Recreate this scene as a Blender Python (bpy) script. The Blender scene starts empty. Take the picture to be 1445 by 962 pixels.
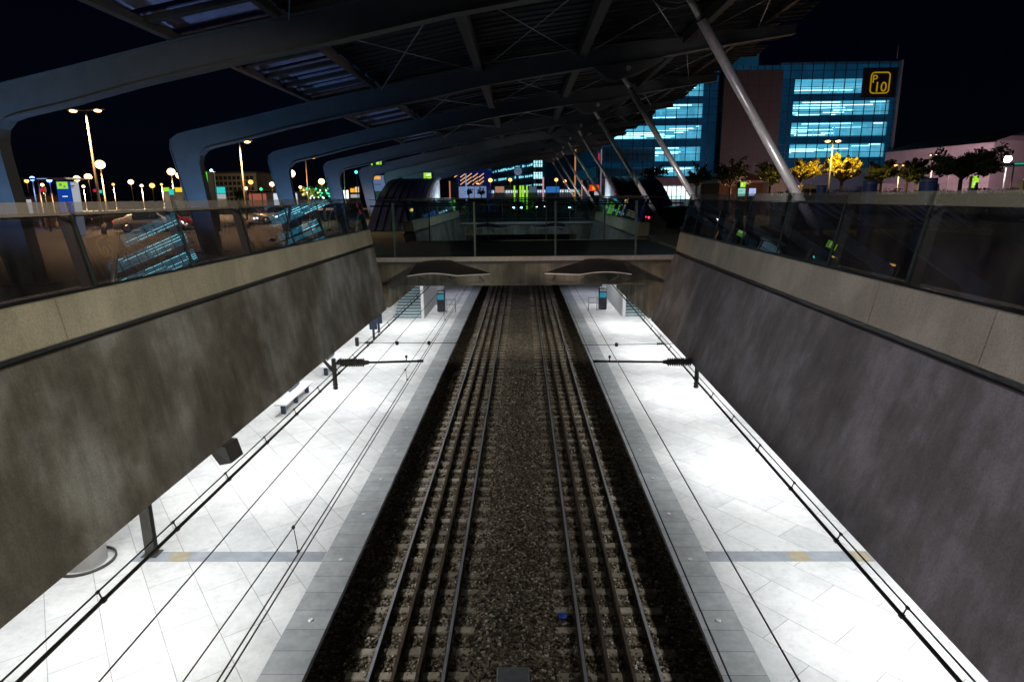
import bpy, bmesh, math, random
import numpy as np
from mathutils import Vector, Matrix
random.seed(7); rng = np.random.default_rng(7)
scene = bpy.context.scene
COL = scene.collection

# ------------------------------------------------------------------ camera geometry (camera stands at the origin, 2.1 m over the street)
F, CX, CY, VP, ROLL = 885., 722.5, 481., (737., 278.), 0.011
_d = np.array([(VP[0]-CX)/F, (CY-VP[1])/F, -1.]); _d /= np.linalg.norm(_d)
_Z = np.cross(np.array([1, ROLL, 0.]), _d); _Z /= np.linalg.norm(_Z)
_X = np.cross(_d, _Z)
RW = np.stack([_X, _d, _Z], 1)            # world -> camera
def ray(u, v): return RW.T @ np.array([(u-CX)/F, (CY-v)/F, -1.])
def at(u, v, Y):
    r = ray(u, v); r = r*(Y/r[1]); return Vector((float(r[0]), float(r[1]), float(r[2])))
def atx(u, v, X):
    r = ray(u, v); r = r*(X/r[0]); return Vector((float(r[0]), float(r[1]), float(r[2])))
def atz(u, v, z):
    r = ray(u, v); r = r*(z/r[2]); return Vector((float(r[0]), float(r[1]), float(r[2])))
G = -2.1          # street level
PZ = -8.6         # platform level
RZ = -9.3         # top of rail

cam = bpy.data.cameras.new('camera'); co = bpy.data.objects.new('camera', cam); COL.objects.link(co)
cam.sensor_width = 36; cam.lens = F/1445*36; cam.clip_start = .05; cam.clip_end = 3000
M3 = Matrix([[float(RW[j][i]) for j in range(3)] for i in range(3)])
co.matrix_world = M3.to_4x4(); scene.camera = co

# ------------------------------------------------------------------ materials
def lin(c):
    return tuple(((x/255)/12.92 if x/255 <= .04045 else (((x/255)+.055)/1.055)**2.4) for x in c)
class NT:
    def __init__(s, name):
        s.m = bpy.data.materials.new(name); s.m.use_nodes = True; s.t = s.m.node_tree; s.t.nodes.clear()
        s.out = s.n('ShaderNodeOutputMaterial')
    def n(s, typ, **kw):
        nd = s.t.nodes.new(typ)
        for k, v in kw.items():
            if isinstance(k, str) and hasattr(nd, k): setattr(nd, k, v)
        return nd
    def l(s, a, b): s.t.links.new(a, b)
    def pos(s, scale=(1, 1, 1), rot=(0, 0, 0)):
        g = s.n('ShaderNodeNewGeometry'); mp = s.n('ShaderNodeMapping')
        mp.inputs['Scale'].default_value = scale; mp.inputs['Rotation'].default_value = rot
        s.l(g.outputs['Position'], mp.inputs['Vector']); return mp.outputs['Vector']
    def noise(s, vec, scale, detail=5, rough=.6):
        nd = s.n('ShaderNodeTexNoise'); nd.inputs['Scale'].default_value = scale
        nd.inputs['Detail'].default_value = detail; nd.inputs['Roughness'].default_value = rough
        s.l(vec, nd.inputs['Vector']); return nd.outputs['Fac']
    def ramp(s, fac, stops):
        r = s.n('ShaderNodeValToRGB'); e = r.color_ramp.elements
        while len(e) < len(stops): e.new(.5)
        for el, (p, c) in zip(e, stops): el.position = p; el.color = (*c, 1)
        s.l(fac, r.inputs['Fac']); return r.outputs['Color']
    def mul(s, a, b, fac=1., mode='MULTIPLY'):
        m = s.n('ShaderNodeMix'); m.data_type = 'RGBA'; m.blend_type = mode; m.inputs[0].default_value = fac
        s.l(a, m.inputs[6]); s.l(b, m.inputs[7]); return m.outputs[2]
    def bump(s, h, strength=.3, dist=.02):
        b = s.n('ShaderNodeBump'); b.inputs['Strength'].default_value = strength; b.inputs['Distance'].default_value = dist
        s.l(h, b.inputs['Height']); return b.outputs['Normal']
    def bsdf(s, col=None, rough=.7, metal=0., normal=None, spec=.5, roughsock=None):
        b = s.n('ShaderNodeBsdfPrincipled')
        if isinstance(col, tuple): b.inputs['Base Color'].default_value = (*col, 1)
        elif col is not None: s.l(col, b.inputs['Base Color'])
        b.inputs['Roughness'].default_value = rough; b.inputs['Metallic'].default_value = metal
        b.inputs['Specular IOR Level'].default_value = spec
        if normal is not None: s.l(normal, b.inputs['Normal'])
        if roughsock is not None: s.l(roughsock, b.inputs['Roughness'])
        s.l(b.outputs[0], s.out.inputs[0]); s.b = b; return b

def simple(name, col, rough=.6, metal=0., var=.25, scale=3., bump=.1, spec=.5):
    t = NT(name); v = t.pos()
    a = tuple(max(0, c*(1-var)) for c in col); b = tuple(min(1, c*(1+var)) for c in col)
    n1 = t.noise(v, scale, 6, .65)
    c = t.ramp(n1, [(.3, a), (.7, b)])
    t.bsdf(c, rough, metal, t.bump(t.noise(v, scale*12, 3), bump, .01) if bump else None, spec)
    return t.m
def emit(name, col, strength, sampling=True):
    t = NT(name); e = t.n('ShaderNodeEmission'); e.inputs[0].default_value = (*col, 1); e.inputs[1].default_value = strength
    t.l(e.outputs[0], t.out.inputs[0])
    if not sampling: t.m.cycles.emission_sampling = 'NONE'
    return t.m
def concrete(name, dark, light, streak=.6, patch=1.0, bump=.25):
    t = NT(name); v = t.pos(); vs = t.pos((1.3, 1.3, .16))
    vm = t.pos((1., 1., .8))
    base = t.ramp(t.noise(vm, .62, 8, .62), [(.36, dark), (.5, tuple(a*.55+b*.45 for a, b in zip(dark, light))), (.64, light)])
    st = t.ramp(t.noise(vs, 1.5, 6, .66), [(.3, (1-streak,)*3), (.62, (1, 1, 1))])
    bl = t.ramp(t.noise(vm, 1.25, 7, .6), [(.40, (1-.26*patch,)*3), (.5, (.95,)*3), (.58, (1.0+.18*patch, 1.0+.20*patch, 1.+.24*patch)), (.72, (1.0+.42*patch, 1.0+.46*patch, 1.+.54*patch))])
    fine = t.mul(t.ramp(t.noise(v, 38, 5, .8), [(.28, (.66,)*3), (.68, (1.18,)*3)]), t.ramp(t.noise(vs, 6., 5, .75), [(.3, (1-.42*streak,)*3), (.6, (1+.1*streak,)*3)]))
    c = t.mul(t.mul(t.mul(base, st), bl), fine)
    h = t.noise(v, 22, 6, .7)
    t.bsdf(c, .82, 0, t.bump(h, bump, .012), .3)
    return t.m

M = {}
M['wall_left'] = concrete('stained_concrete', (.135, .122, .104), (.275, .277, .276), .30, .85)
M['wall_right'] = concrete('smooth_concrete', (.195, .185, .18), (.285, .28, .292), .28, .55)
M['coping'] = concrete('sandblasted_concrete', (.42, .395, .32), (.52, .49, .41), .12, .25, .4)
M['beam'] = concrete('beam_concrete', (.19, .175, .14), (.33, .305, .25), .45, .7)
M['white_wall'] = simple('white_render', (.72, .72, .73), .6, var=.08)
M['post'] = simple('black_steel', (.012, .013, .014), .35, .3, var=.3)
M['steel'] = simple('brushed_steel', (.6, .59, .6), .36, .45, var=.15, scale=8)
M['galv'] = simple('galvanised_steel', (.38, .39, .4), .5, .6, var=.2, scale=6)
M['rib'] = simple('grey_painted_steel', (.075, .078, .082), .55, .1, var=.12, scale=2)
M['roof'] = simple('dark_roof_sheet', (.028, .03, .034), .5, .3, var=.35, scale=2)
M['purlin'] = simple('dark_grey_steel', (.045, .043, .039), .5, .2)
M['skylight'] = simple('frosted_roof_panel', (.34, .33, .5), .4, 0, var=.35, scale=5)
M['wire'] = simple('black_cable', (.008, .008, .009), .6, var=.2, bump=0)
M['insul'] = simple('grey_insulator', (.06, .058, .055), .5, var=.2)
M['rust'] = simple('rusty_rail_steel', (.09, .062, .042), .7, .35, var=.35, scale=9)
M['railhead'] = simple('polished_rail_head', (.5, .5, .54), .34, .5, var=.15, scale=20, bump=.03)
M['bridgepost'] = simple('dark_galvanised_post', (.15, .17, .17), .45, .4)
M['strip'] = simple('dark_teal_joint_strip', (.035, .05, .052), .4, .3)
M['tyre'] = simple('tyre_rubber', (.02, .02, .02), .8)
M['rim'] = simple('alloy_rim', (.5, .5, .52), .3, .9)
M['dark'] = simple('dark_blue_metal', (.02, .035, .07), .4, .3)
M['asphalt'] = simple('asphalt', (.05, .05, .055), .75, var=.3, scale=6, bump=.35)
M['paver'] = simple('grey_pavers', (.075, .073, .075), .7, var=.3, scale=4, bump=.3)
M['line'] = simple('road_paint', (.7, .7, .68), .6, var=.1)
M['grass'] = simple('hedge_leaf', (.035, .06, .02), .7, var=.5, scale=8)
M['trunk'] = simple('bark', (.08, .06, .045), .85, var=.35, scale=8, bump=.5)
M['barrel'] = simple('dark_blue_roof_metal', (.05, .07, .25), .35, .2, var=.3)
M['white'] = simple('white_paint', (.75, .75, .75), .5, var=.06)
M['kioskbrown'] = simple('brown_cladding', (.22, .10, .06), .7, var=.25)
M['pink'] = simple('pale_render', (.50, .43, .47), .75, var=.12, scale=1)
M['darkroof'] = simple('dark_roof_tiles', (.03, .03, .035), .7)
M['corecl'] = simple('dark_brown_cladding', (.045, .036, .038), .55, var=.15)
M['bluegrey'] = simple('blue_grey_cladding', (.10, .16, .24), .5, var=.2)
M['hotel'] = simple('brown_grey_facade', (.22, .19, .16), .7, var=.2)
M['hglass'] = simple('dark_window_glass', (.02, .03, .035), .15, .0, bump=0)
M['bluepaper'] = simple('blue_paper', (.03, .12, .65), .6)
M['redpaper'] = simple('red_plastic', (.6, .06, .03), .5)
M['screen'] = emit('lit_blue_screen', (.05, .38, .55), .55)

# platform tiles : rotated slabs with thin joints
def tile_mat():
    t = NT('pale_stone_slabs'); v = t.pos((1, 1, 1), (0, 0, math.radians(52)))
    b = t.n('ShaderNodeTexBrick'); b.offset = .5
    b.inputs['Scale'].default_value = 1.; b.inputs['Mortar Size'].default_value = .009; b.inputs['Brick Width'].default_value = 1.9
    b.inputs['Row Height'].default_value = .95; b.inputs['Color1'].default_value = (.66, .655, .64, 1); b.inputs['Color2'].default_value = (.55, .55, .545, 1)
    b.inputs['Mortar'].default_value = (.30, .30, .29, 1); b.inputs['Mortar Smooth'].default_value = .2
    t.l(v, b.inputs['Vector'])
    p = t.pos()
    d = t.ramp(t.noise(p, .9, 8, .72), [(.3, (.74,)*3), (.6, (1.03,)*3)])
    d2 = t.ramp(t.noise(p, 6.5, 5, .8), [(.3, (.85,)*3), (.52, (1,)*3)])
    t.bsdf(t.mul(t.mul(b.outputs['Color'], d), d2), .45, 0, t.bump(b.outputs['Fac'], -.3, .004), .4); return t.m
M['tile'] = tile_mat()
def edge_mat():
    t = NT('grey_granite_edge'); v = t.pos((1, 1, 1), (0, 0, math.radians(90)))
    b = t.n('ShaderNodeTexBrick'); b.offset = 0
    b.inputs['Scale'].default_value = 1.; b.inputs['Mortar Size'].default_value = .007; b.inputs['Brick Width'].default_value = .62
    b.inputs['Row Height'].default_value = 5.; b.inputs['Color1'].default_value = (.36, .37, .37, 1); b.inputs['Color2'].default_value = (.29, .30, .305, 1)
    b.inputs['Mortar'].default_value = (.1, .1, .1, 1); t.l(v, b.inputs['Vector'])
    p = t.pos(); d = t.ramp(t.noise(p, 2.1, 8, .75), [(.3, (.68,)*3), (.65, (1.1,)*3)])
    t.bsdf(t.mul(b.outputs['Color'], d), .55, 0, t.bump(t.noise(p, 60, 3), .15, .004), .4); return t.m
M['edge'] = edge_mat()
M['band'] = simple('grey_granite_band', (.24, .26, .285), .55, var=.25, scale=2.5)
M['ochre'] = simple('ochre_stone', (.30, .255, .165), .6, var=.2, scale=6)
def ballast_mat():
    t = NT('ballast_gravel'); p = t.pos()
    v = t.n('ShaderNodeTexVoronoi'); v.inputs['Scale'].default_value = 16.; t.l(p, v.inputs['Vector'])
    sep = t.n('ShaderNodeSeparateColor'); t.l(v.outputs['Color'], sep.inputs[0])
    c = t.ramp(sep.outputs[0], [(.0, (.07, .055, .038)), (.5, (.23, .18, .125)), (.85, (.38, .31, .22)), (1., (.7, .64, .52))])
    d = t.ramp(t.noise(p, 1.2, 6, .7), [(.3, (.6,)*3), (.68, (1.15,)*3)])
    gap = t.ramp(v.outputs['Distance'], [(.0, (1,)*3), (.55, (.8,)*3), (.9, (.18,)*3)])
    t.bsdf(t.mul(t.mul(c, d), gap), .85, 0, t.bump(v.outputs['Distance'], -1., .04), .2); return t.m
M['ballast'] = ballast_mat()
def stone_mat():
    t = NT('ballast_stone'); g = t.n('ShaderNodeNewGeometry')
    c = t.ramp(g.outputs['Random Per Island'], [(.0, (.035, .027, .018)), (.45, (.21, .162, .105)), (.85, (.40, .32, .22)), (1., (.85, .8, .7))])
    t.bsdf(c, .85, 0, None, .2); return t.m
M['stone'] = stone_mat()
M['sleeper'] = concrete('weathered_sleeper_concrete', (.34, .275, .20), (.58, .49, .37), .2, .8)
def glass_mat(name, tint, refl=1., ior=1.5, rough=.0, dust=0.):
    t = NT(name); tr = t.n('ShaderNodeBsdfTransparent'); tr.inputs[0].default_value = (*tint, 1)
    gl = t.n('ShaderNodeBsdfGlossy'); gl.inputs['Roughness'].default_value = rough; gl.inputs[0].default_value = (.85*refl, .97*refl, 1.*refl, 1)
    lw = t.n('ShaderNodeFresnel'); lw.inputs['IOR'].default_value = ior
    ge = t.n('ShaderNodeNewGeometry'); sb = t.n('ShaderNodeMath'); sb.operation = 'SUBTRACT'; sb.inputs[0].default_value = 1.; t.l(ge.outputs['Backfacing'], sb.inputs[1])
    ml = t.n('ShaderNodeMath'); ml.operation = 'MULTIPLY'; t.l(lw.outputs[0], ml.inputs[0]); t.l(sb.outputs[0], ml.inputs[1])
    mx = t.n('ShaderNodeMixShader'); t.l(ml.outputs[0], mx.inputs[0]); t.l(tr.outputs[0], mx.inputs[1]); t.l(gl.outputs[0], mx.inputs[2])
    if dust:
        v = t.pos((1, 1, .35)); tl = t.n('ShaderNodeBsdfTranslucent'); df = t.n('ShaderNodeBsdfDiffuse'); dm = t.n('ShaderNodeMixShader'); tl.inputs[0].default_value = (.7, .68, .64, 1); df.inputs[0].default_value = (.55, .54, .52, 1)
        t.l(tl.outputs[0], dm.inputs[1]); t.l(df.outputs[0], dm.inputs[2]); fac = t.ramp(t.noise(v, 2.4, 7, .68), [(.3, (dust*.25,)*3), (.7, (dust*1.7,)*3)])
        m3 = t.n('ShaderNodeMixShader'); t.l(fac, m3.inputs[0]); t.l(mx.outputs[0], m3.inputs[1]); t.l(dm.outputs[0], m3.inputs[2]); mx = m3
    t.l(mx.outputs[0], t.out.inputs[0]); return t.m
M['glass'] = glass_mat('balustrade_glass', (.44, .45, .51), 1., 1.75, 0., .035)
def frosted():
    t = NT('pale_glass_band'); tr = t.n('ShaderNodeBsdfTransparent'); tr.inputs[0].default_value = (.80, .84, .84, 1)
    tl = t.n('ShaderNodeBsdfTranslucent'); tl.inputs[0].default_value = (.8, .78, .74, 1); df = t.n('ShaderNodeBsdfDiffuse'); df.inputs[0].default_value = (.5, .52, .5, 1)
    ad = t.n('ShaderNodeMixShader'); ad.inputs[0].default_value = .3; t.l(tl.outputs[0], ad.inputs[1]); t.l(df.outputs[0], ad.inputs[2])
    mx = t.n('ShaderNodeMixShader'); mx.inputs[0].default_value = .19; t.l(tr.outputs[0], mx.inputs[1]); t.l(ad.outputs[0], mx.inputs[2])
    gl = t.n('ShaderNodeBsdfGlossy'); gl.inputs['Roughness'].default_value = .04; m2 = t.n('ShaderNodeMixShader'); m2.inputs[0].default_value = .07
    t.l(mx.outputs[0], m2.inputs[1]); t.l(gl.outputs[0], m2.inputs[2]); t.l(m2.outputs[0], t.out.inputs[0]); return t.m
M['glassband'] = frosted()
M['glassclear'] = glass_mat('bridge_glass', (.86, .94, .95), 1., 1.5)
M['curtain'] = glass_mat('blue_curtain_wall_glass', (.72, .95, 1.))
def backlit(name, col, s, sc=.25):
    t = NT(name); v = t.pos()
    n = t.ramp(t.noise(v, sc, 4, .6), [(.3, tuple(c*.55 for c in col)), (.7, col)])
    e = t.n('ShaderNodeEmission'); e.inputs[1].default_value = s; t.l(n, e.inputs[0])
    b = t.n('ShaderNodeBsdfGlossy'); b.inputs['Roughness'].default_value = .15; b.inputs[0].default_value = (.05, .07, .1, 1)
    a = t.n('ShaderNodeAddShader'); t.l(e.outputs[0], a.inputs[0]); t.l(b.outputs[0], a.inputs[1]); t.l(a.outputs[0], t.out.inputs[0])
    t.m.cycles.emission_sampling = 'NONE'; return t.m
M['spandrel'] = backlit('backlit_blue_glass', (.007, .05, .105), .5)
M['spandrel_top'] = backlit('backlit_pale_blue_glass', (.012, .08, .16), .5)
M['interior'] = backlit('glowing_parking_interior', (.17, .52, .68), .9, .22)  # light of the tubes put into walls and ceilings as emission
M['interior_far'] = backlit('lit_office_interior', (.01, .13, .20), .5, .5)
M['tube'] = emit('fluorescent_tube', (.62, .95, 1.), 5., False)
M['tube_dim'] = emit('dim_fluorescent_tube', (.16, .66, .92), .9, False)

# ------------------------------------------------------------------ mesh builder
class MB:
    def __init__(s): s.v = []; s.f = []; s.s = []
    def add(s, vs, fs, smooth=False):
        o = len(s.v); s.v += [tuple(map(float, p)) for p in vs]
        for f in fs: s.f.append(tuple(i+o for i in f)); s.s.append(smooth)
        return s
    def box(s, x0, x1, y0, y1, z0, z1):
        v = [(x, y, z) for z in (z0, z1) for y in (y0, y1) for x in (x0, x1)]
        return s.add(v, [(0, 2, 3, 1), (4, 5, 7, 6), (0, 1, 5, 4), (2, 6, 7, 3), (0, 4, 6, 2), (1, 3, 7, 5)])
    def bevbox(s, x0, x1, y0, y1, z0, z1, b=.02):
        vs = []
        for z, i in ((z0, b), (z0+b, 0), (z1-b, 0), (z1, b)):
            vs += [(x0+i+b, y0+i, z), (x1-i-b, y0+i, z), (x1-i, y0+i+b, z), (x1-i, y1-i-b, z), (x1-i-b, y1-i, z), (x0+i+b, y1-i, z), (x0+i, y1-i-b, z), (x0+i, y0+i+b, z)]
        fs = [tuple(range(7, -1, -1)), tuple(range(24, 32))]
        for k in range(3):
            for j in range(8): fs.append((k*8+j, k*8+(j+1) % 8, (k+1)*8+(j+1) % 8, (k+1)*8+j))
        return s.add(vs, fs)
    def prism(s, poly, ext):
        n = len(poly); e = Vector(ext); a = [Vector(p) for p in poly]; v = a+[p+e for p in a]
        return s.add(v, [tuple(range(n)), tuple(range(2*n-1, n-1, -1))]+[(i, (i+1) % n, n+(i+1) % n, n+i) for i in range(n)])
    def prism_y(s, xz, y0, y1): return s.prism([(x, y0, z) for x, z in xz], (0, y1-y0, 0))
    def strip_y(s, outer, inner, y0, y1):
        for i in range(len(outer)-1):
            s.hexa([(outer[i][0], y0, outer[i][1]), (outer[i+1][0], y0, outer[i+1][1]), (inner[i+1][0], y0, inner[i+1][1]), (inner[i][0], y0, inner[i][1])], (0, y1-y0, 0), i == 0, i == len(outer)-2)
        return s
    def hexa(s, q, ext, first=True, last=True):
        e = Vector(ext); a = [Vector(p) for p in q]; v = a+[p+e for p in a]
        f = [(0, 1, 2, 3), (7, 6, 5, 4), (0, 4, 5, 1), (2, 6, 7, 3)]
        if first: f.append((3, 7, 4, 0))
        if last: f.append((1, 5, 6, 2))
        return s.add(v, f)
    def tube(s, p, q, r, n=10, r2=None, caps=True):
        p = Vector(p); q = Vector(q); r2 = r if r2 is None else r2
        d = (q-p).normalized(); a = d.orthogonal().normalized(); b = d.cross(a); v = []
        for c, rr in ((p, r), (q, r2)):
            for i in range(n):
                t = 2*math.pi*i/n; v.append(c+(a*math.cos(t)+b*math.sin(t))*rr)
        s.add(v, [(i, (i+1) % n, n+(i+1) % n, n+i) for i in range(n)], True)
        if caps: s.add(v, [tuple(range(n-1, -1, -1)), tuple(range(n, 2*n))])
        return s
    def path(s, pts, r, n=6):
        for a, b in zip(pts, pts[1:]): s.tube(a, b, r, n)
        return s
    def lathe(s, prof, c=(0, 0, 0), n=16, axis='z', closed=True):
        v = []
        for r, h in prof:
            for i in range(n):
                t = 2*math.pi*i/n; a, b = r*math.cos(t), r*math.sin(t)
                v.append({'z': (c[0]+a, c[1]+b, c[2]+h), 'x': (c[0]+h, c[1]+a, c[2]+b), 'y': (c[0]+a, c[1]+h, c[2]+b)}[axis])
        f = []
        for k in range(len(prof)-1):
            for i in range(n): f.append((k*n+i, k*n+(i+1) % n, (k+1)*n+(i+1) % n, (k+1)*n+i))
        s.add(v, f, True)
        if closed: s.add(v, [tuple(range(n-1, -1, -1)), tuple(range((len(prof)-1)*n, len(prof)*n))])
        return s
    def ball(s, c, r, n=10, sq=1.):
        return s.lathe([(max(.001, r*math.sin(math.pi*k/8)), -r*sq*math.cos(math.pi*k/8)) for k in range(9)], c, n)
    def build(s, name, mat, parent=None, world=True):
        me = bpy.data.meshes.new(name); off = Vector((0, 0, 0))
        o = bpy.data.objects.new(name, me); COL.objects.link(o)
        if parent is not None:
            o.parent = parent
            if world:
                p = parent
                while p is not None: off += p.location; p = p.parent
        elif world:
            a = np.array(s.v); lo, hi = a.min(0), a.max(0); off = Vector(((lo[0]+hi[0])/2, (lo[1]+hi[1])/2, lo[2])); o.location = off
        me.from_pydata([(x-off.x, y-off.y, z-off.z) for x, y, z in s.v], [], s.f)
        for p, sm in zip(me.polygons, s.s): p.use_smooth = sm
        bm = bmesh.new(); bm.from_mesh(me)
        bmesh.ops.remove_doubles(bm, verts=bm.verts, dist=1e-5) if len(s.v) < 40000 else None
        bmesh.ops.recalc_face_normals(bm, faces=bm.faces); bm.to_mesh(me); bm.free()
        me.materials.append(mat); return o

def tag(o, label=None, cat=None, group=None, kind=None):
    if label: o['label'] = label
    if cat: o['category'] = cat
    if group: o['group'] = group
    if kind: o['kind'] = kind
    return o
def thing(name, loc, label, cat, group=None):
    o = bpy.data.objects.new(name, None); COL.objects.link(o); o.location = loc; o.empty_display_size = .3
    return tag(o, label, cat, group)
def copy_tree(o, parent=None):
    c = o.copy(); COL.objects.link(c)
    if parent: c.parent = parent
    for ch in list(o.children): copy_tree(ch, c)
    return c
def text_mesh(txt, size, ext=.02):
    cu = bpy.data.curves.new('lettering', 'FONT'); cu.body = txt; cu.size = size; cu.extrude = ext; cu.align_x = 'CENTER'; cu.align_y = 'CENTER'
    ob = bpy.data.objects.new('lettering', cu); COL.objects.link(ob); bpy.context.view_layer.update()
    me = bpy.data.meshes.new_from_object(ob.evaluated_get(bpy.context.evaluated_depsgraph_get()))
    bpy.data.objects.remove(ob); return me
def lettering(txt, size, loc, mat, parent, name='lettering', ext=.02):
    me = text_mesh(txt, size, ext); me.materials.clear(); me.materials.append(mat)
    o = bpy.data.objects.new(name, me); COL.objects.link(o); o.parent = parent
    off = Vector((0, 0, 0)); p = parent
    while p is not None: off += p.location; p = p.parent
    o.location = Vector(loc)-off; o.rotation_euler = (math.pi/2, 0, 0); return o
def light(kind, loc, energy, col, **kw):
    d = bpy.data.lights.new('lamp_light', kind); d.energy = energy; d.color = col
    for k, v in kw.items(): setattr(d, k, v)
    o = bpy.data.objects.new('lamp_light', d); COL.objects.link(o); o.location = loc; return o

ORD = ['nearest', 'second', 'third', 'fourth', 'fifth', 'sixth', 'seventh', 'farthest']

# ------------------------------------------------------------------ setting : trackbed, platforms, street
Y0, Y1 = 3., 110.
b = MB(); xs = [-4.9, -3.75, -1.05, -.75, -.3, .3, .6, 3.3, 4.4]; zs = [-9.62, -9.52, -9.5, -9.44, -9.42, -9.42, -9.5, -9.52, -9.62]
for i in range(8): b.add([(xs[i], Y0, zs[i]), (xs[i+1], Y0, zs[i+1]), (xs[i+1], Y1, zs[i+1]), (xs[i], Y1, zs[i])], [(0, 1, 2, 3)])
tag(b.build('trackbed', M['ballast']), kind='structure')

def stones(n, seed):
    r = np.random.default_rng(seed)
    x = r.uniform(-3.95, 3.45, n); y = 8.5+(r.random(n)**1.6)*26
    lz = np.interp(x, xs, zs)
    keep = np.ones(n, bool)
    base = np.array([[a, bb, c] for c in (-1, 1) for bb in (-1, 1) for a in (-1, 1)], float)
    v = base[None]*r.uniform(.45, 1., (n, 8, 3))
    sz = r.uniform(.018, .036, (n, 1, 1))*(1+.012*(y-9)[:, None, None]); v *= sz
    a = r.uniform(0, 6.28, n); c, s_ = np.cos(a)[:, None], np.sin(a)[:, None]
    vx = v[..., 0]*c-v[..., 1]*s_; vy = v[..., 0]*s_+v[..., 1]*c; vz = v[..., 2]*.8
    tilt = r.uniform(-.6, .6, n)[:, None]; vz = vz+vx*tilt
    V = np.stack([vx+x[:, None], vy+y[:, None], vz+(lz+r.uniform(.0, .025, n))[:, None]], -1).reshape(-1, 3)
    q = np.array([(0, 2, 3, 1), (4, 5, 7, 6), (0, 1, 5, 4), (2, 6, 7, 3), (0, 4, 6, 2), (1, 3, 7, 5)])
    Fq = (q[None]+(np.arange(n)*8)[:, None, None]).reshape(-1, 4)
    me = bpy.data.meshes.new('ballast_stones'); me.vertices.add(len(V)); me.vertices.foreach_set('co', V.ravel())
    me.loops.add(Fq.size); me.loops.foreach_set('vertex_index', Fq.ravel().astype(np.int32))
    me.polygons.add(len(Fq)); me.polygons.foreach_set('loop_start', np.arange(0, Fq.size, 4, dtype=np.int32))
    me.update(); me.validate(); me.materials.append(M['stone'])
    o = bpy.data.objects.new('ballast_stones', me); COL.objects.link(o); return o
tag(stones(26000, 3), 'loose brown ballast stones lying between the rails', 'ballast', kind='stuff')

PL, PR = -4.08, 3.58     # platform edges
for side, xe, xo in ((-1, PL, -12.5), (1, PR, 12.5)):
    s = 'left' if side < 0 else 'right'
    nm = 'platform'
    a, c = sorted((xe+side*.86, xo))
    b = MB().box(a, c, Y0, Y1, PZ-1.2, PZ); tag(b.build(nm, M['tile']), kind='structure')
    a, c = sorted((xe+side*.02, xe+side*.857))
    b = MB().box(a, c, Y0, Y1, PZ-.12, PZ+.002); tag(b.build('platform_edge', M['edge']), kind='structure')
    a, c = sorted((xe+side*.6, xe+side*.855))
    b = MB().box(a, c, Y0, Y1, PZ-1.2, PZ-.123); tag(b.build('platform_face', M['asphalt']), kind='structure')  # dark material puts the shade under the edge into the colour
    # cross band of darker stone
    a, c = sorted((xe+side*.87, xe+side*(5.6)))
    tag(MB().box(a, c, 13.62, 14.06, PZ-.05, PZ+.004).build('paving_band', M['band']), kind='structure')
    for (p, q) in (((-8.78, -8.33),) if side < 0 else ((6.46, 6.91), (8.0, 8.38))):
        tag(MB().box(p, q, 13.64, 14.04, PZ-.04, PZ+.008).build('paving_block', M['ochre']), kind='structure')
    for k in range(11):
        y = 9.2+k*2.25
        o = MB().lathe([(.062, 0), (.06, .012), (.045, .018)], (xe+side*.42, y, PZ+.002), 14).build('edge_stud', M['steel'])
        tag(o, 'small round metal stud set in the grey stone edge of the %s platform' % s, 'stud', 'metal studs along the %s platform edge' % s)
    # back wall of the underground platform hall
    a, c = sorted((xo, xo+side*.3))
    w = MB().box(a, c, Y0, Y1, PZ-1.2, -4.4).build('platform_hall_wall', M['white_wall']); tag(w, kind='structure')
    zc = -4.02 if side < 0 else -4.5
    xw = -5.3 if side < 0 else 6.6
    a, c = sorted((xw, xo+side*.3))
    w = MB().box(a, c, Y0, Y1, zc, zc+.3).build('platform_hall_ceiling', M['white_wall']); tag(w, kind='structure')

# street sheets (left, right, bridges' ground is on the bridges themselves, far)
def rx(y): return .021*(y-7)          # the right-hand edge of the cutting opens away from the track
FAR = 64.
b = MB(); B = 1500
b.add([(-B, -40, G), (-5.75, -40, G), (-5.75, FAR, G), (-B, FAR, G)], [(0, 1, 2, 3)])
b.add([(5.45, -40, G), (B, -40, G), (B, FAR, G), (5.75+rx(FAR), FAR, G)], [(0, 1, 2, 3)])
b.add([(-B, FAR, G), (B, FAR, G), (B, 1500, G), (-B, 1500, G)], [(0, 1, 2, 3)])
tag(b.build('ground', M['paver']), kind='structure')
b = MB().box(-600, 600, 84, 97, G-.1, G+.004); tag(b.build('road', M['asphalt']), kind='structure')
b = MB().box(-150, -24, 36, 76, G-.1, G+.004); tag(b.build('car_park_surface', M['asphalt']), kind='structure')
b = MB().box(-420, -18, 99, 420, G-.1, G+.004); tag(b.build('forecourt', simple('pale_forecourt_concrete', (.26, .25, .235), .75, var=.2, scale=.3)), kind='structure')
b = MB().box(-600, 600, 83.7, 84, G-.1, G+.12); tag(b.build('kerb', M['beam']), kind='structure')
b = MB()
for k in range(40): b.box(-80+k*5, -77.5+k*5, 90.3, 90.5, G-.05, G+.008)
tag(b.build('road_marking', M['line']), kind='structure')
b = MB()
for k in range(22): b.box(-80+k*2.6, -79.9+k*2.6, 48, 53, G-.05, G+.008)
tag(b.build('parking_bay_marking', M['line']), kind='structure')

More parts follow.
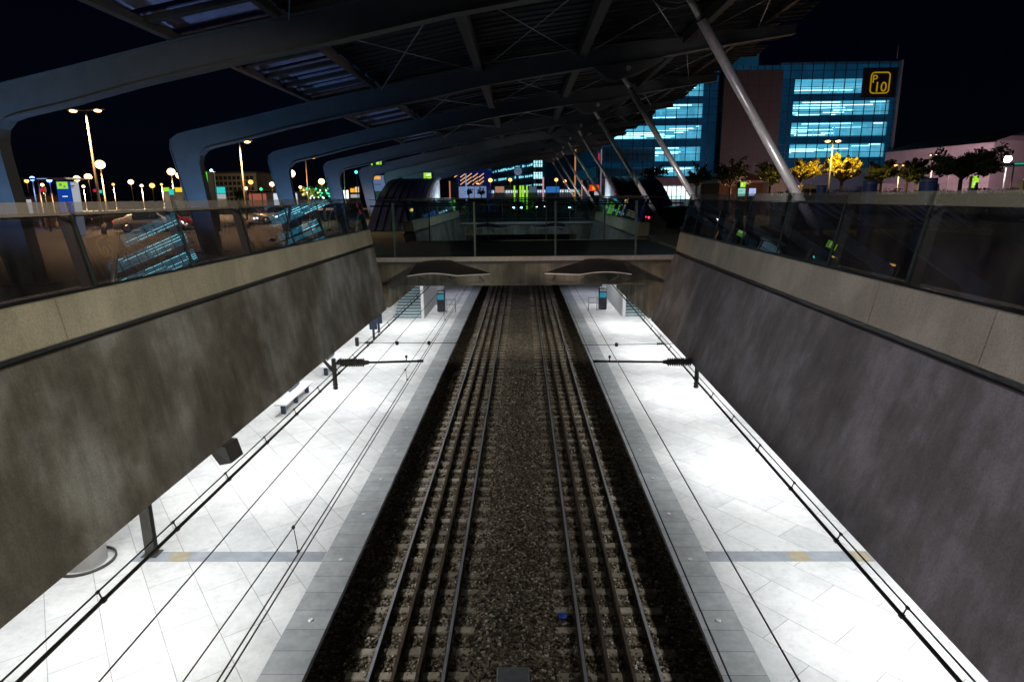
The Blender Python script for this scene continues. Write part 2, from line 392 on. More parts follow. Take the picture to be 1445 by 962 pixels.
# ------------------------------------------------------------------ retaining walls with copings and balustrades
def wall(name, label, side, y0, y1, sect, mat, joints):
    """sect = xz list: wall top, wall bottom, coping top, coping bottom  (x at y=7, right side opens by rx)"""
    (wt, wb, ct, cb) = sect
    sh = (lambda y: 0.) if side < 0 else rx
    def loft(poly, ya, yb):
        b = MB(); n = len(poly)
        v = [(x+sh(ya), ya, z) for x, z in poly]+[(x+sh(yb), yb, z) for x, z in poly]
        return b.add(v, [tuple(range(n)), tuple(range(2*n-1, n-1, -1))]+[(i, (i+1) % n, n+(i+1) % n, n+i) for i in range(n)])
    t = thing(name, (wt[0]+side*.3+sh(y0), (y0+y1)/2, wb[1]), label, 'wall', 'concrete walls along the track cutting')
    d = side
    js = [y for y in joints if y0 < y < y1]
    ys = [y0]+js+[y1]
    # wall in casting lengths (long), coping in short stones
    big = [y0]+[y for i, y in enumerate(js) if i % 3 == 1]+[y1]
    for a, c in zip(big, big[1:]):
        loft([wt, wb, (wb[0]+d*.45, wb[1]), (wt[0]+d*.6, wt[1])], a+.006, c-.006).build('wall_panel', mat, t)
    for a, c in zip(ys, ys[1:]):
        loft([ct, (cb[0], cb[1]+.02), (cb[0]+d*.02, cb[1]), (cb[0]+d*.55, cb[1]), (ct[0]+d*.5, ct[1]), (ct[0]+d*.02, ct[1]+.012)], a+.008, c-.008).build('coping_stone', M['coping'], t)
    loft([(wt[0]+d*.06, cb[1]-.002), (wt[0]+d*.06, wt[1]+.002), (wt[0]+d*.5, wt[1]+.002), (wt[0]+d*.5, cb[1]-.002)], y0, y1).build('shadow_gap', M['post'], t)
    return t

def balustrade(name, label, side, foot, top, ys, ya, yb):
    sh = (lambda y: 0.) if side < 0 else rx
    d = side
    t = thing(name, (foot[0]+sh(ya), (ya+yb)/2, foot[1]), label, 'balustrade', 'glass balustrades along the cutting')
    edges = [ya]+[y for y in ys if ya+.3 < y < yb-.3]+[yb]
    def P(y, f, off=0.):   # f 0 foot .. 1 top, off outwards from the void
        return Vector((foot[0]+(top[0]-foot[0])*f+d*off+sh(y), y, foot[1]+(top[1]-foot[1])*f))
    for a, c in zip(edges, edges[1:]):
        m = MB(); q = [P(a+.012, .02), P(c-.012, .02), P(c-.012, .852), P(a+.012, .852)]
        m.hexa(q, (d*.018, 0, 0)); g = m.build('glass_pane', M['glass'], t)
        MB().hexa([P(a+.012, .853), P(c-.012, .853), P(c-.012, 1), P(a+.012, 1)], (d*.018, 0, 0)).build('pale_band', M['glassband'], g)
    for y in edges:
        m = MB(); w = .045
        q = [P(y-w, -.03, .03), P(y+w, -.03, .03), P(y+w*.8, .86, .03), P(y-w*.8, .86, .03)]
        m.hexa(q, (d*.14, 0, 0)); q = [P(y-.013, .86, .024), P(y+.013, .86, .024), P(y+.013, 1.0, .024), P(y-.013, 1.0, .024)]
        m.hexa(q, (d*.02, 0, 0)); g = m.build('post', M['post'], t)
        MB().hexa([P(y-.026, -.02, -.012), P(y+.026, -.02, -.012), P(y+.02, .86, -.012), P(y-.02, .86, -.012)], (d*.01, 0, 0)).build('joint_strip', M['strip'], g)
    m = MB()
    for a, c in zip(edges, edges[1:]): m.tube(P(a, .855, .19), P(c, .855, .19), .03, 10)
    m.build('handrail', M['post'], t)
    m = MB()
    for a, c in zip(edges, edges[1:]): m.hexa([P(a, -.012, -.03), P(c, -.012, -.03), P(c, .035, -.03), P(a, .035, -.03)], (d*.09, 0, 0))
    m.build('base_channel', M['post'], t)
    return t
jl = [8.0+2.42*k for k in range(-3, 26)]; jr = [8.85+2.43*k for k in range(-3, 26)]
cjl = [7.15+2.42*k for k in range(-3, 26)]; cjr = [6.95+2.43*k for k in range(-3, 26)]
SL = ((-5.35, -1.68), (-5.02, -3.97), (-5.46, -1.10), (-5.38, -1.60))
SR = ((5.10, -2.03), (4.36, -4.45), (5.27, -1.29), (5.15, -1.94))
GL, GLt = (-5.52, -1.10), (-5.73, .0)
GR, GRt = (5.33, -1.29), (5.58, .02)
wall('retaining_wall', 'stained brown grey concrete wall with pale coping left of the tracks, in front of the bridge', -1, 1., 22.7, SL, M['wall_left'], cjl)
wall('retaining_wall', 'smooth dark grey concrete wall with coping right of the tracks, in front of the bridge', 1, 1., 22.7, SR, M['wall_right'], cjr)
wall('retaining_wall', 'concrete wall left of the second opening, seen through the bridge glass', -1, 31.5, 54.7, SL, M['wall_left'], cjl)
wall('retaining_wall', 'concrete wall right of the second opening, seen through the bridge glass', 1, 31.5, 54.7, SR, M['wall_right'], cjr)
balustrade('glass_balustrade', 'leaning glass balustrade with black posts on the left wall, nearest the camera', -1, GL, GLt, jl, 1., 22.65)
balustrade('glass_balustrade', 'leaning glass balustrade with black posts on the right wall, nearest the camera', 1, GR, GRt, jr, 1., 22.65)
balustrade('glass_balustrade', 'leaning glass balustrade left of the second opening beyond the bridge', -1, GL, GLt, jl, 31.6, 54.6)
balustrade('glass_balustrade', 'leaning glass balustrade right of the second opening beyond the bridge', 1, GR, GRt, jr, 31.6, 54.6)
# outer masonry below the street closing the cutting behind walls (slab edge)
for sd, x0, x1 in ((-1, -12.8, -5.75), (1, 6.7, 12.8)):
    tag(MB().box(x0, x1, 1., 64, -3.7 if sd < 0 else -4.19, G-.02).build('street_slab', M['beam']), kind='structure')

# ------------------------------------------------------------------ footbridges
def footbridge(y, label):
    t = thing('footbridge', (0, y, G), label, 'bridge', 'footbridges over the cutting')
    W0, W1, D = -5.6, 6.1, 8.8
    MB().box(W0, W1, y+.12, y+D-.12, G-.26, G).build('deck', M['paver'], t)
    for yy in (y+.25, y+D-.65): MB().box(W0, W1, yy, yy+.4, -3.16, G-.263).build('edge_beam', M['beam'], t)
    MB().box(W0, W1, y+.66, y+D-.66, -2.9, G-.265).build('soffit', M['beam'], t)
    for xa, xb, zb in ((-5.55, -4.97, -3.97), (4.66, 5.9, -4.45)): MB().box(xa, xb, y+.32, y+D-.32, zb, -3.163).build('abutment', M['beam'], t)
    for i, yy in enumerate((y, y+D)):
        f = MB(); f.box(W0, W1, yy-.05, yy+.07, G-.14, G+.02); f.build('edge_channel', M['steel'], t)
        xe = [-5.45, -4.62, -1.72, 1.18, 4.05, 5.72]
        for a, c in zip(xe, xe[1:]): MB().box(a+.01, c-.01, yy-.012, yy+.012, G+.03, -.05).build('glass_pane', M['glassclear'], t)
        for x in xe[1:-1]: MB().box(x-.035, x+.035, yy+.03, yy+.15, G-.1, -.16).build('post', M['bridgepost'], t)
        MB().tube((xe[0], yy+.16, -.27), (xe[-1], yy+.16, -.27), .028).build('handrail', M['post'], t)
        MB().box(xe[0], xe[-1], yy-.018, yy+.018, -.05, -.03).build('top_trim', M['purlin'], t)
    return t
fb = footbridge(22.7, 'nearer footbridge with glass sides and concrete beam across the tracks')
f2 = copy_tree(fb); f2.location.y += 32; f2['label'] = 'farther footbridge seen through the glass of the nearer one'
def shield(x0, x1, y, label, flip):
    t = thing('protective_roof', ((x0+x1)/2, y, -2.5), label, 'roof', 'gull wing shields over the overhead wires')
    n = 24; top = []
    dep = lambda x: max(.02, min(1., 1.25*(1-((x-x0)/(x1-x0) if not flip else (x1-x)/(x1-x0))**1.6)))
    for i in range(n+1):
        s = i/n; x = x0+(x1-x0)*s; ss = s if not flip else 1-s
        z = -2.49+.085*math.sin(min(1, ss/.6)*math.pi) if ss < .6 else -2.49+.05*((ss-.6)/.4)**.9
        top.append((x, z))
    m = MB()
    for (xa, za), (xb, zb) in zip(top, top[1:]):
        m.hexa([(xa, y-2.2, za), (xb, y-2.2, zb), (xb, y-2.19+2.4*dep(xb), zb+.02+.24*dep(xb)), (xa, y-2.19+2.4*dep(xa), za+.02+.24*dep(xa))], (0, 0, -.03))
    m.build('curved_sheet', M['rib'], t)
    m = MB()
    for (xa, za), (xb, zb) in zip(top, top[1:]): m.hexa([(xa, y-2.24, za+.012), (xb, y-2.24, zb+.012), (xb, y-2.203, zb+.012), (xa, y-2.203, za+.012)], (0, 0, -.032))
    m.build('front_rim', M['white'], t)  # white colour stands for light caught on the front edge
    for xk in (x0+.35, (x0+x1)/2, x1-.35):
        m = MB(); m.tube((xk, y-2.0, -2.56), (xk, y+.24, -3.0), .025); m.build('bracket', M['purlin'], t)
    return t
for y, w in ((22.7, 'nearer'), (54.7, 'farther')):
    shield(-3.8, -1.08, y, 'dark curved gull wing shield over the left track on the %s footbridge beam' % w, False)
    shield(.72, 3.55, y, 'dark curved gull wing shield over the right track on the %s footbridge beam' % w, True)

# ------------------------------------------------------------------ tracks
def track(cx, label):
    t = thing('railway_track', (cx, 9, RZ-.2), label, 'railway track')
    for dx, guard in ((-.75, 0), (-.27, 1), (.22, 1), (.75, 0)):
        x = cx+dx; m = MB()
        pr = [(-.07, -.16), (.07, -.16), (.07, -.145), (.012, -.125), (.012, -.04), (.034, -.028), (.034, -.004), (-.034, -.004), (-.034, -.028), (-.012, -.04), (-.012, -.125), (-.07, -.145)]
        m.prism_y([(x+a, RZ+c) for a, c in pr], Y0, Y1); r = m.build('guard_rail' if guard else 'running_rail', M['rust'], t)
        if not guard: MB().prism_y([(x-.033, RZ-.003), (x-.03, RZ+.004), (x+.03, RZ+.004), (x+.033, RZ-.003)], Y0, Y1).build('rail_head', M['railhead'], r)
    proto = None
    for k in range(100):
        y = 7.4+.7*k
        if proto is None:
            m = MB(); m.bevbox(-1.28, 1.28, -.115, .115, -.36, -.17, .025)
            for dx in (-.75, .75):
                for s in (-1, 1): m.bevbox(dx+s*.11-.035, dx+s*.11+.035, -.06, .06, -.17, -.125, .01)
            o = m.build('sleeper', M['sleeper'], t, world=False); proto = o
        else:
            o = proto.copy(); COL.objects.link(o); o.parent = t
        o.location = (random.uniform(-.03, .03), y-9, .2+random.uniform(-.012, .012)); o.rotation_euler.z = random.uniform(-.012, .012)
    return t
track(-2.39, 'left railway track with four rails on brown sleepers')
track(1.94, 'right railway track with four rails on brown sleepers')
o = MB().bevbox(-.58, .08, 10.2, 11.0, -9.55, -9.33, .02)
for k in range(6): o.box(-.50+k*.09, -.47+k*.09, 10.26, 10.94, -9.329, -9.322)
tag(o.build('track_box', M['galv']), 'grey metal cover plate lying in the ballast between the tracks', 'cover plate')
def crumple(c, r, mat, label):
    m = MB(); m.ball((0, 0, 0), r, 9, .5); m.v = [(x*random.uniform(.5, 1.3)+c[0], y*random.uniform(.5, 1.3)+c[1], z*random.uniform(.6, 1.4)+c[2]) for x, y, z in m.v]
    m.s = [False]*len(m.s); tag(m.build('litter', mat), label, 'litter')
p = atz(793, 868, -9.42); crumple(p, .10, M['bluepaper'], 'crumpled bright blue litter on the ballast, in front of the right track')
p = atz(772, 736, -9.42); crumple(p, .05, M['bluepaper'], 'tiny blue scrap on the ballast between the tracks')
p = atz(963, 889, -9.6); crumple(p, .05, M['redpaper'], 'small orange red scrap beside the right platform edge')

# ------------------------------------------------------------------ overhead wires
def wire(name, label, pts, r, cat='cable'):
    m = MB(); m.path(pts, r, 7); return tag(m.build(name, M['wire']), label, cat)
def sag(x0, x1, z, ya, yb, s=.05, n=24, off=0.):
    return [(x0+(x1-x0)*i/n, ya+(yb-ya)*i/n, z-s*math.sin(math.pi*((i/n*3) % 1))+off) for i in range(n+1)]
def feeder(label, x0, x1, z, dx):
    t = thing('feeder_cable', (x0, 40, z), label, 'cable')
    def X(y): return x0+(x1-x0)*(y-3)/97
    MB().path([(X(y), y, z) for y in range(3, 104, 4)], .024, 8).build('thick_cable', M['wire'], t)
    MB().path([(X(y)+dx, y, z+.10) for y in range(3, 104, 4)], .011, 7).build('thin_cable', M['wire'], t)
    pr = None
    for k in range(30):
        y = 4.6+1.55*k
        if pr is None:
            m = MB(); m.tube((0, 0, -.02), (dx, 0, .12), .009, 6); m.bevbox(-.028, .028, -.035, .035, -.032, .028, .01); m.bevbox(dx-.015, dx+.015, -.03, .03, .08, .118, .008)
            o = m.build('spacer_clamp', M['wire'], t, world=False); pr = o
        else: o = pr.copy(); COL.objects.link(o); o.parent = t
        o.location = (X(y)-x0, y-40, 0)
feeder('pair of thick black feeder cables with clamps under the left wall', -4.74, -4.74, -4.36, -.05)
feeder('pair of thick black feeder cables with clamps under the right wall', 4.1, 6.1, -4.55, .05)
wire('overhead_wire', 'single thin black wire over the left platform, beside the thick feeder pair', sag(-3.92, -4.08, -4.3, 3, 104, .0), .009)
t = thing('contact_wire', (-2.6, 40, -4.0), 'double thin contact wire hung above the left platform edge', 'overhead wire')
for dx in (0, .06): MB().path(sag(-2.62+dx, -2.5+dx, -3.98, 3, 104, .0), .0085, 6).build('conductor', M['wire'], t)
t2 = thing('messenger_wire', (-2.6, 40, -3.6), 'thin messenger wire with droppers above the double contact wire on the left', 'overhead wire')
mw = sag(-2.66, -2.5, -3.62, 3, 104, .14, 48); MB().path(mw, .007, 6).build('conductor', M['wire'], t2)
for k in range(7):
    y = 6.5+k*7; z = np.interp(y, [p[1] for p in mw], [p[2] for p in mw]); x = np.interp(y, [p[1] for p in mw], [p[0] for p in mw])
    MB().tube((x, y, z+.03), (x+.03, y, -3.97), .005, 6).ball((x, y, z), .022, 8).ball((x+.03, y, -3.97), .022, 8).build('dropper', M['wire'], t2)
wire('overhead_wire', 'thin black wire over the middle of the right platform', sag(2.42, 2.62, -4.2, 3, 104, .0), .0095)
wire('overhead_wire', 'thin black wire over the grey edge of the right platform', sag(1.82, 1.86, -4.2, 3, 104, .0), .0085)
# cross wires
def cross(x0, x1, y, z, clamps, label, ins):
    t = thing('cross_wire', ((x0+x1)/2, y, z), label, 'overhead wire')
    MB().tube((x0, y, z+.03), (x1, y, z), .009, 7).build('cable', M['wire'], t)
    for x in clamps: MB().bevbox(x-.05, x+.05, y-.05, y+.05, z-.05, z+.07, .02).build('clamp', M['wire'], t)
    d = 1 if x1 > x0 else -1
    MB().lathe([(.02, 0)]+[(.045 if k % 2 else .022, .03*k) for k in range(1, 9)]+[(.02, .28)], (min(x0+d*ins, x0+d*(ins+.28)), y, z+.03), 10, 'x').build('insulator', M['insul'], t)
    MB().bevbox(x0-.05, x0+.05, y-.05, y+.05, z-.08, z+.2, .01).build('anchor', M['insul'], t)
cross(-5.3, -2.0, 19.4, -4.5, (-4.02, -3.0), 'thin cross wire with two black clamps from the left wall', .25)
cross(5.0, 1.8, 19.4, -4.6, (2.95,), 'thin cross wire with one clamp from the right wall', .5)
# cantilever arms
def arm(side, xw, y, z, tip, label):
    t = thing('cantilever_arm', (xw, y, z), label, 'catenary arm', 'cantilever arms with ribbed insulators')
    d = -side
    m = MB(); m.bevbox(xw-.05, xw+.05, y-.05, y+.05, z-.62, z+.12, .015); m.tube((xw, y, z-.02), (xw+d*.2, y, z-.02), .035)
    m.tube((xw+d*.02, y, z-.3), (xw-d*.34, y, z+.16), .045); m.build('bracket', M['insul'], t)
    prof = [(.05, 0)]
    for k in range(11): prof += [(.07, .06*k+.015), (.115, .06*k+.03), (.115, .06*k+.042), (.07, .06*k+.055)]
    prof += [(.06, .7), (.05, .78)]
    if d > 0: MB().lathe(prof, (xw+.16, y, z), 18, 'x').build('insulator', M['insul'], t)
    else: MB().lathe([(r, -h) for r, h in prof], (xw-.16, y, z), 18, 'x').build('insulator', M['insul'], t)
    m = MB(); m.tube((xw+d*.9, y, z), (tip, y, z+.03), .03); m.tube((tip, y, z+.03), (tip-d*.16, y, z+.03), .038)
    m.build('tube', M['wire'], t)
    m = MB(); m.tube((tip-d*.45, y, z+.02), (tip-d*.45, y, z+.17), .014); m.bevbox(tip-d*.45-.03, tip-d*.45+.03, y-.03, y+.03, z+.12, z+.19, .01); m.build('clamp', M['wire'], t)
    m = MB(); m.lathe([(.05, -.62), (.075, -.58), (.05, -.54), (.075, -.5), (.05, -.46)], (xw, y, z-.12), 12); m.build('cable_support', M['insul'], t)
arm(-1, -5.06, 16.1, -4.25, -2.66, 'cantilever arm with ribbed grey insulator under the left wall')
arm(1, 4.74, 16.6, -4.42, 1.9, 'cantilever arm with ribbed black insulator under the right wall')

# ------------------------------------------------------------------ platform furniture
t = thing('steel_column', (-9.32, 13.95, PZ), 'dark steel column standing on the grey paving band of the left platform', 'column')
m = MB(); m.box(-9.44, -9.2, 13.87, 13.89, PZ+.02, -4.03); m.box(-9.44, -9.2, 14.03, 14.05, PZ+.02, -4.03); m.box(-9.33, -9.31, 13.891, 14.029, PZ+.02, -4.03); m.build('shaft', M['purlin'], t)
MB().bevbox(-9.52, -9.12, 13.78, 14.14, PZ, PZ+.025, .008).build('base_plate', M['purlin'], t)
t = thing('round_column', (-10.75, 13.6, PZ), 'white round column with a clear ring around its foot, left platform', 'column')
MB().lathe([(.46, 0), (.46, 4.58)], (-10.75, 13.6, PZ), 32).build('shaft', M['white'], t)
m = MB(); m.lathe([(.62, .01), (.66, .01), (.66, .07), (.62, .07), (.62, .01)], (-10.75, 13.6, PZ), 40, closed=False); m.build('foot_ring', M['purlin'], t)
for i, (y, ln) in enumerate(((25.8, 3.4), (31.2, 2.6))):
    t = thing('bench', (-9.9, y, PZ), 'white slab bench on dark legs, %s of two under the left wall' % ('nearer' if i == 0 else 'farther'), 'bench')
    MB().bevbox(-10.15, -9.65, y-ln/2, y+ln/2, PZ+.42, PZ+.50, .02).build('seat', M['white'], t)
    for yy in (y-ln*.42, y, y+ln*.42): MB().bevbox(-9.98, -9.8, yy-.06, yy+.06, PZ, PZ+.419, .01).build('leg', M['dark'], t)
    MB().bevbox(-10.14, -10.06, y-.1, y+1.1, PZ+.505, PZ+.92, .02).build('backrest', simple('blue_grey_pad', (.12, .16, .20), .6), t)
for i, (y, x) in enumerate(((38.4, -9.4), (40.3, -9.5))):
    t = thing('sign_post', (x, y, PZ), 'dark blue sign panel on a post, %s of two by the left wall' % ('nearer' if i == 0 else 'farther'), 'sign')
    MB().bevbox(x-.07, x+.07, y-.05, y+.05, PZ, PZ+.8, .01).build('post', M['dark'], t)
    MB().bevbox(x-.24, x+.24, y-.04, y+.04, PZ+.6, PZ+1.75, .01).build('panel', M['dark'], t)
p = atx(318, 640, -5.35)
t = thing('loudspeaker', (p.x, p.y, p.z), 'dark grey wedge loudspeaker hanging below the edge of the left wall', 'loudspeaker')
m = MB(); m.prism([(p.x-.3, p.y-.1, p.z+.2), (p.x+.12, p.y-.22, p.z+.22), (p.x+.14, p.y-.1, p.z-.14), (p.x-.1, p.y-.05, p.z-.2)], (0.03, .42, 0)); m.build('cabinet', M['purlin'], t)
MB().tube((p.x-.08, p.y+.1, p.z+.1), (p.x-.08, p.y+.1, -3.95), .03).build('bracket', M['dark'], t)

def stairs(side, xw, y, label):
    d = side; t = thing('staircase', (xw+d*1., y, PZ), label, 'stairs')
    a, c = sorted((xw, xw+d*.22)); MB().box(a, c, y, y+12, PZ, -4.52).build('side_wall', M['white_wall'], t)
    m = MB(); a, c = sorted((xw+d*.24, xw+d*2.3))
    for k in range(22): m.box(a, c, y+.35+k*.34, y+.35+(k+1)*.34, PZ, PZ+.17*(k+1))
    m.build('steps', simple('teal_grey_steps', (.16, .25, .27), .5), t)
    m = MB()
    for k in range(22): m.box(a, c, y+.342+k*.34, y+.349+k*.34, PZ+.17*(k+1)-.05, PZ+.17*(k+1)+.004)
    m.build('nosing', M['white'], t)
    m = MB(); xr = xw+d*2.25; m.path([(xr, y-.1, PZ), (xr, y-.1, PZ+.95), (xr, y+7.6, PZ+4.6)], .03, 8); m.build('handrail', M['steel'], t)
stairs(-1, -7.22, 45., 'staircase with white side wall rising at the far end of the left platform')
stairs(1, 7.22, 45., 'staircase with white side wall rising at the far end of the right platform')
def kiosk(x, y, d, label):
    t = thing('ticket_machine', (x, y, PZ), label, 'ticket machine', 'platform machines by the stairs')
    MB().bevbox(x-.3, x+.3, y-.22, y+.3, PZ, PZ+1.75, .04).build('cabinet', simple('grey_machine_metal', (.045, .05, .06), .4, .4), t)
    MB().box(x-.25, x+.25, y-.232, y-.222, PZ+.95, PZ+1.35).build('screen', M['screen'], t)
    MB().box(x-.25, x+.25, y-.245, y-.222, PZ+1.45, PZ+1.6).build('header', M['steel'], t)
    m = MB()
    for z in (.6, 1.0): m.tube((x+d*.42, y-.5, PZ+z), (x+d*1.15, y-.5, PZ+z), .025)
    for xx in (.5, 1.15): m.tube((x+d*xx, y-.5, PZ), (x+d*xx, y-.5, PZ+1.1), .03)
    m.build('rail', M['galv'], t)
kiosk(-6.35, 48.0, 1, 'grey platform machine with blue screen beside the left stairs')
kiosk(6.2, 48.4, -1, 'grey platform machine with blue screen beside the right stairs')

# ceiling lights of the platform hall (behind the walls)
def spot(x, y, z, e, sp, sx=.4, sy=3.6, col=(.95, .98, 1.)):
    o = light('AREA', (x, y, z), e, col, shape='RECTANGLE', size=sx, size_y=sy, spread=math.radians(sp)); o.data.use_shadow = True; return o
for s, xa, xb, z in ((-1, 7.1, 10.2, -4.08), (1, 6.7, 9.9, -4.56)):
    for k in range(6):
        y = 11.2+k*7.6
        for x, e in ((xa, 188), (xb, 124)):
            spot(s*x, y, z-.06, e*(.88 if k == 0 else 1. if k < 5 else .55), 121, sy=4.4)
    for k in range(2):
        spot(s*7., 5.5, z-.06, 50, 108)
        spot(s*6.0, 56+k*16, z-.06, 60, 130, col=(.75, .8, 1.))
    t = None

# ------------------------------------------------------------------ canopy : portal frames with raking struts
def resample(pts, n):
    p = np.array(pts, float); s = np.r_[0, np.cumsum(np.hypot(*np.diff(p, axis=0).T))]; q = np.linspace(0, s[-1], n)
    return list(zip(np.interp(q, s, p[:, 0]), np.interp(q, s, p[:, 1])))
TOP = [(-12.8, 2.68), (-10.75, 3.1), (-8.5, 3.58), (-6.8, 3.9), (-4.6, 4.3), (-1.54, 4.87), (1.5, 5.25), (4.43, 5.57), (7.5, 5.88), (10.3, 6.15)]
BOT = [(-11.0, 2.33), (-9.16, 2.76), (-7, 3.18), (-4.3, 3.66), (-1.56, 4.2), (.4, 4.5), (3.0, 4.86), (4.9, 5.08), (7.5, 5.5), (10.3, 5.9)]
OUT = [(-13.05, G+.02), (-13.4, -.3), (-13.8, 1.7), (-13.88, 2.1), (-13.85, 2.28), (-13.75, 2.42), (-13.55, 2.51), (-13.2, 2.6)]+TOP
INN = [(-12.45, G+.02), (-12.72, .3), (-12.84, 1.35), (-12.82, 1.6), (-12.74, 1.8), (-12.58, 1.97), (-12.35, 2.06), (-11.9, 2.15)]+BOT
OUT = resample(OUT[:8], 16)+TOP; INN = resample(INN[:8], 16)+BOT
def Zroof(x): return float(np.interp(x, [p[0] for p in TOP], [p[1] for p in TOP]))+.27
def offset_path(pts, d):
    p = np.array(pts, float); t = np.gradient(p, axis=0); t /= np.linalg.norm(t, axis=1)[:, None]
    return list(map(tuple, p+np.stack([-t[:, 1], t[:, 0]], 1)*d))
UPL = 900
def make_frame():
    t = thing('portal_frame', (-13, 16, G), '', 'canopy frame', 'curved steel frames carrying the canopy')
    O = Vector((-13, 16, G))
    def B(m, name, mat, par=t): return m.build(name, mat, par)
    y = 16.
    B(MB().strip_y(OUT, INN, y-.15, y+.15), 'rib', M['rib'])
    B(MB().strip_y(offset_path(OUT, .045), offset_path(OUT, .002), y-.21, y+.21), 'outer_flange', M['rib'])
    B(MB().strip_y(offset_path(INN, -.002), offset_path(INN, -.04), y-.19, y+.19), 'inner_flange', M['rib'])
    B(MB().bevbox(-13.3, -12.2, y-.4, y+.4, G, G+.06, .02), 'base_plate', M['rib'])
    br = B(MB().prism_y([(2.7, 4.76), (3.3, 4.32), (3.62, 4.28), (4.6, 4.6), (5.5, 5.1)], y-.26, y-.19), 'bracket', M['rib'])
    B(MB().prism_y([(2.7, 4.76), (3.3, 4.32), (3.62, 4.28), (4.6, 4.6), (5.5, 5.1)], y+.19, y+.26), 'bracket', M['rib'])
    B(MB().lathe([(.085, -.31), (.1, -.285), (.1, .29), (.085, .31)], (4.06, y, 4.72), 20, 'y'), 'pin', M['steel'], br)
    a = Vector((3.95, y, 4.36)); e = Vector((7.45, y, -1.06)); d = (e-a).normalized()
    st = B(MB().tube(a+d*.45, e-d*.25, .112, 24), 'strut', M['steel'])
    B(MB().tube(a-d*.35, a+d*.449, .075, 20), 'strut_end', M['steel'], st)
    B(MB().tube(a+d*.43, a+d*.47, .123, 24), 'collar', M['post'], st)
    B(MB().tube(e-d*.249, e+d*.12, .08, 20), 'strut_end', M['steel'], st)
    MB().lathe([(.16, 0), (.16, .12), (.12, .14)], (-13.1, y-2.6, G), 16).build('added_uplight', M['post'], t)
    lo = light('SPOT', (0, 0, 0), UPL, (.24, .52, 1.), spot_size=math.radians(120), spot_blend=.9, shadow_soft_size=.15); lo.parent = t; lo.location = (-.1, -2.6, .25)  # added blue fill lamp, colours the left end of the frame
    lo.rotation_euler = Vector((.30, .55, 1.5)).to_track_quat('-Z', 'Y').to_euler()
    MB().lathe([(.12, 0), (.12, .1), (.09, .12)], (6.3, y-3.4, G), 14).build('added_uplight', M['post'], t)
    lo = light('SPOT', (0, 0, 0), 420, (1., .93, .9), spot_size=math.radians(62), spot_blend=.9, shadow_soft_size=.1); lo.parent = t; lo.location = (6.3+13, -3.4, .2)  # added fill lamp that brightens the strut
    lo.rotation_euler = Vector((.0, .62, .60)).to_track_quat('-Z', 'Y').to_euler()
    m = MB(); m.add([(7.45+sx*.75, y+sy*.75, G) for sx, sy in ((-1, -1), (1, -1), (1, 1), (-1, 1))]+[(7.45+sx*.1, y+sy*.1, -1.02) for sx, sy in ((-1, -1), (1, -1), (1, 1), (-1, 1))],
          [(3, 2, 1, 0), (4, 5, 6, 7), (0, 1, 5, 4), (1, 2, 6, 5), (2, 3, 7, 6), (3, 0, 4, 7)]); B(m, 'pedestal', M['beam'])
    return t
fr = make_frame()
for k in range(8):
    o = fr if k == 0 else copy_tree(fr)
    o.location = (-13, 16+9.8*k, G); o['label'] = ('%s curved grey frame of the canopy with its leaning steel strut' % ORD[k]) if k not in (0, 7) else ('curved grey canopy frame %s, with its leaning strut' % ('nearest the camera' if k == 0 else 'farthest from the camera'))

roof = thing('canopy_roof', (1, 50, Zroof(0)), 'long dark sloping canopy roof with a ragged edge, carried by the curved frames', 'roof')
YS, PW, NP = 6.4, 1.633, 50
skx = [-8.35, -7.6, -6.9, -6.2, -5.75]
for k in range(NP):
    ya = YS+PW*k; yb = ya+PW-.1
    xe = 9.6+random.uniform(0, 1.3)+(.5 if k % 2 else 0)
    xs_ = [x for x in np.linspace(-5.6, xe, 14)]
    m = MB()
    for xa, xb in zip(xs_, xs_[1:]):
        za, zb = Zroof(xa), Zroof(xb)
        m.add([(xa, ya, za+.16), (xb, ya, zb+.16), (xb, yb, zb), (xa, yb, za), (xa, ya, za+.2), (xb, ya, zb+.2), (xb, yb, zb+.04), (xa, yb, za+.04)],
              [(3, 2, 1, 0), (4, 5, 6, 7), (0, 1, 5, 4), (2, 3, 7, 6), (1, 2, 6, 5), (3, 0, 4, 7)])
    # standing ribs under the sheet
    for j in range(4):
        yy = ya+.2+j*.4; f = (yy-ya)/PW
        for xa, xb in zip(xs_, xs_[1:]):
            za, zb = Zroof(xa)+.16*(1-f), Zroof(xb)+.16*(1-f)
            m.add([(xa, yy, za-.05), (xb, yy, zb-.05), (xb, yy+.03, zb-.05), (xa, yy+.03, za-.05), (xa, yy, za+.01), (xb, yy, zb+.01), (xb, yy+.03, zb+.01), (xa, yy+.03, za+.01)],
                  [(3, 2, 1, 0), (0, 1, 5, 4), (2, 3, 7, 6), (1, 2, 6, 5), (3, 0, 4, 7)])
    m.build('roof_panel', M['roof'], roof)
    m = MB()
    for xa, xb in zip(skx, skx[1:]):
        za, zb = Zroof(xa), Zroof(xb)
        m.add([(xa, ya+.3, za+.1), (xb, ya+.3, zb+.1), (xb, yb-.05, zb+.06), (xa, yb-.05, za+.06), (xa, ya+.3, za+.13), (xb, ya+.3, zb+.13), (xb, yb-.05, zb+.09), (xa, yb-.05, za+.09)],
              [(3, 2, 1, 0), (4, 5, 6, 7), (0, 1, 5, 4), (2, 3, 7, 6), (1, 2, 6, 5), (3, 0, 4, 7)])
    m.build('skylight_panel', M['skylight'], roof)
YE = YS+PW*NP
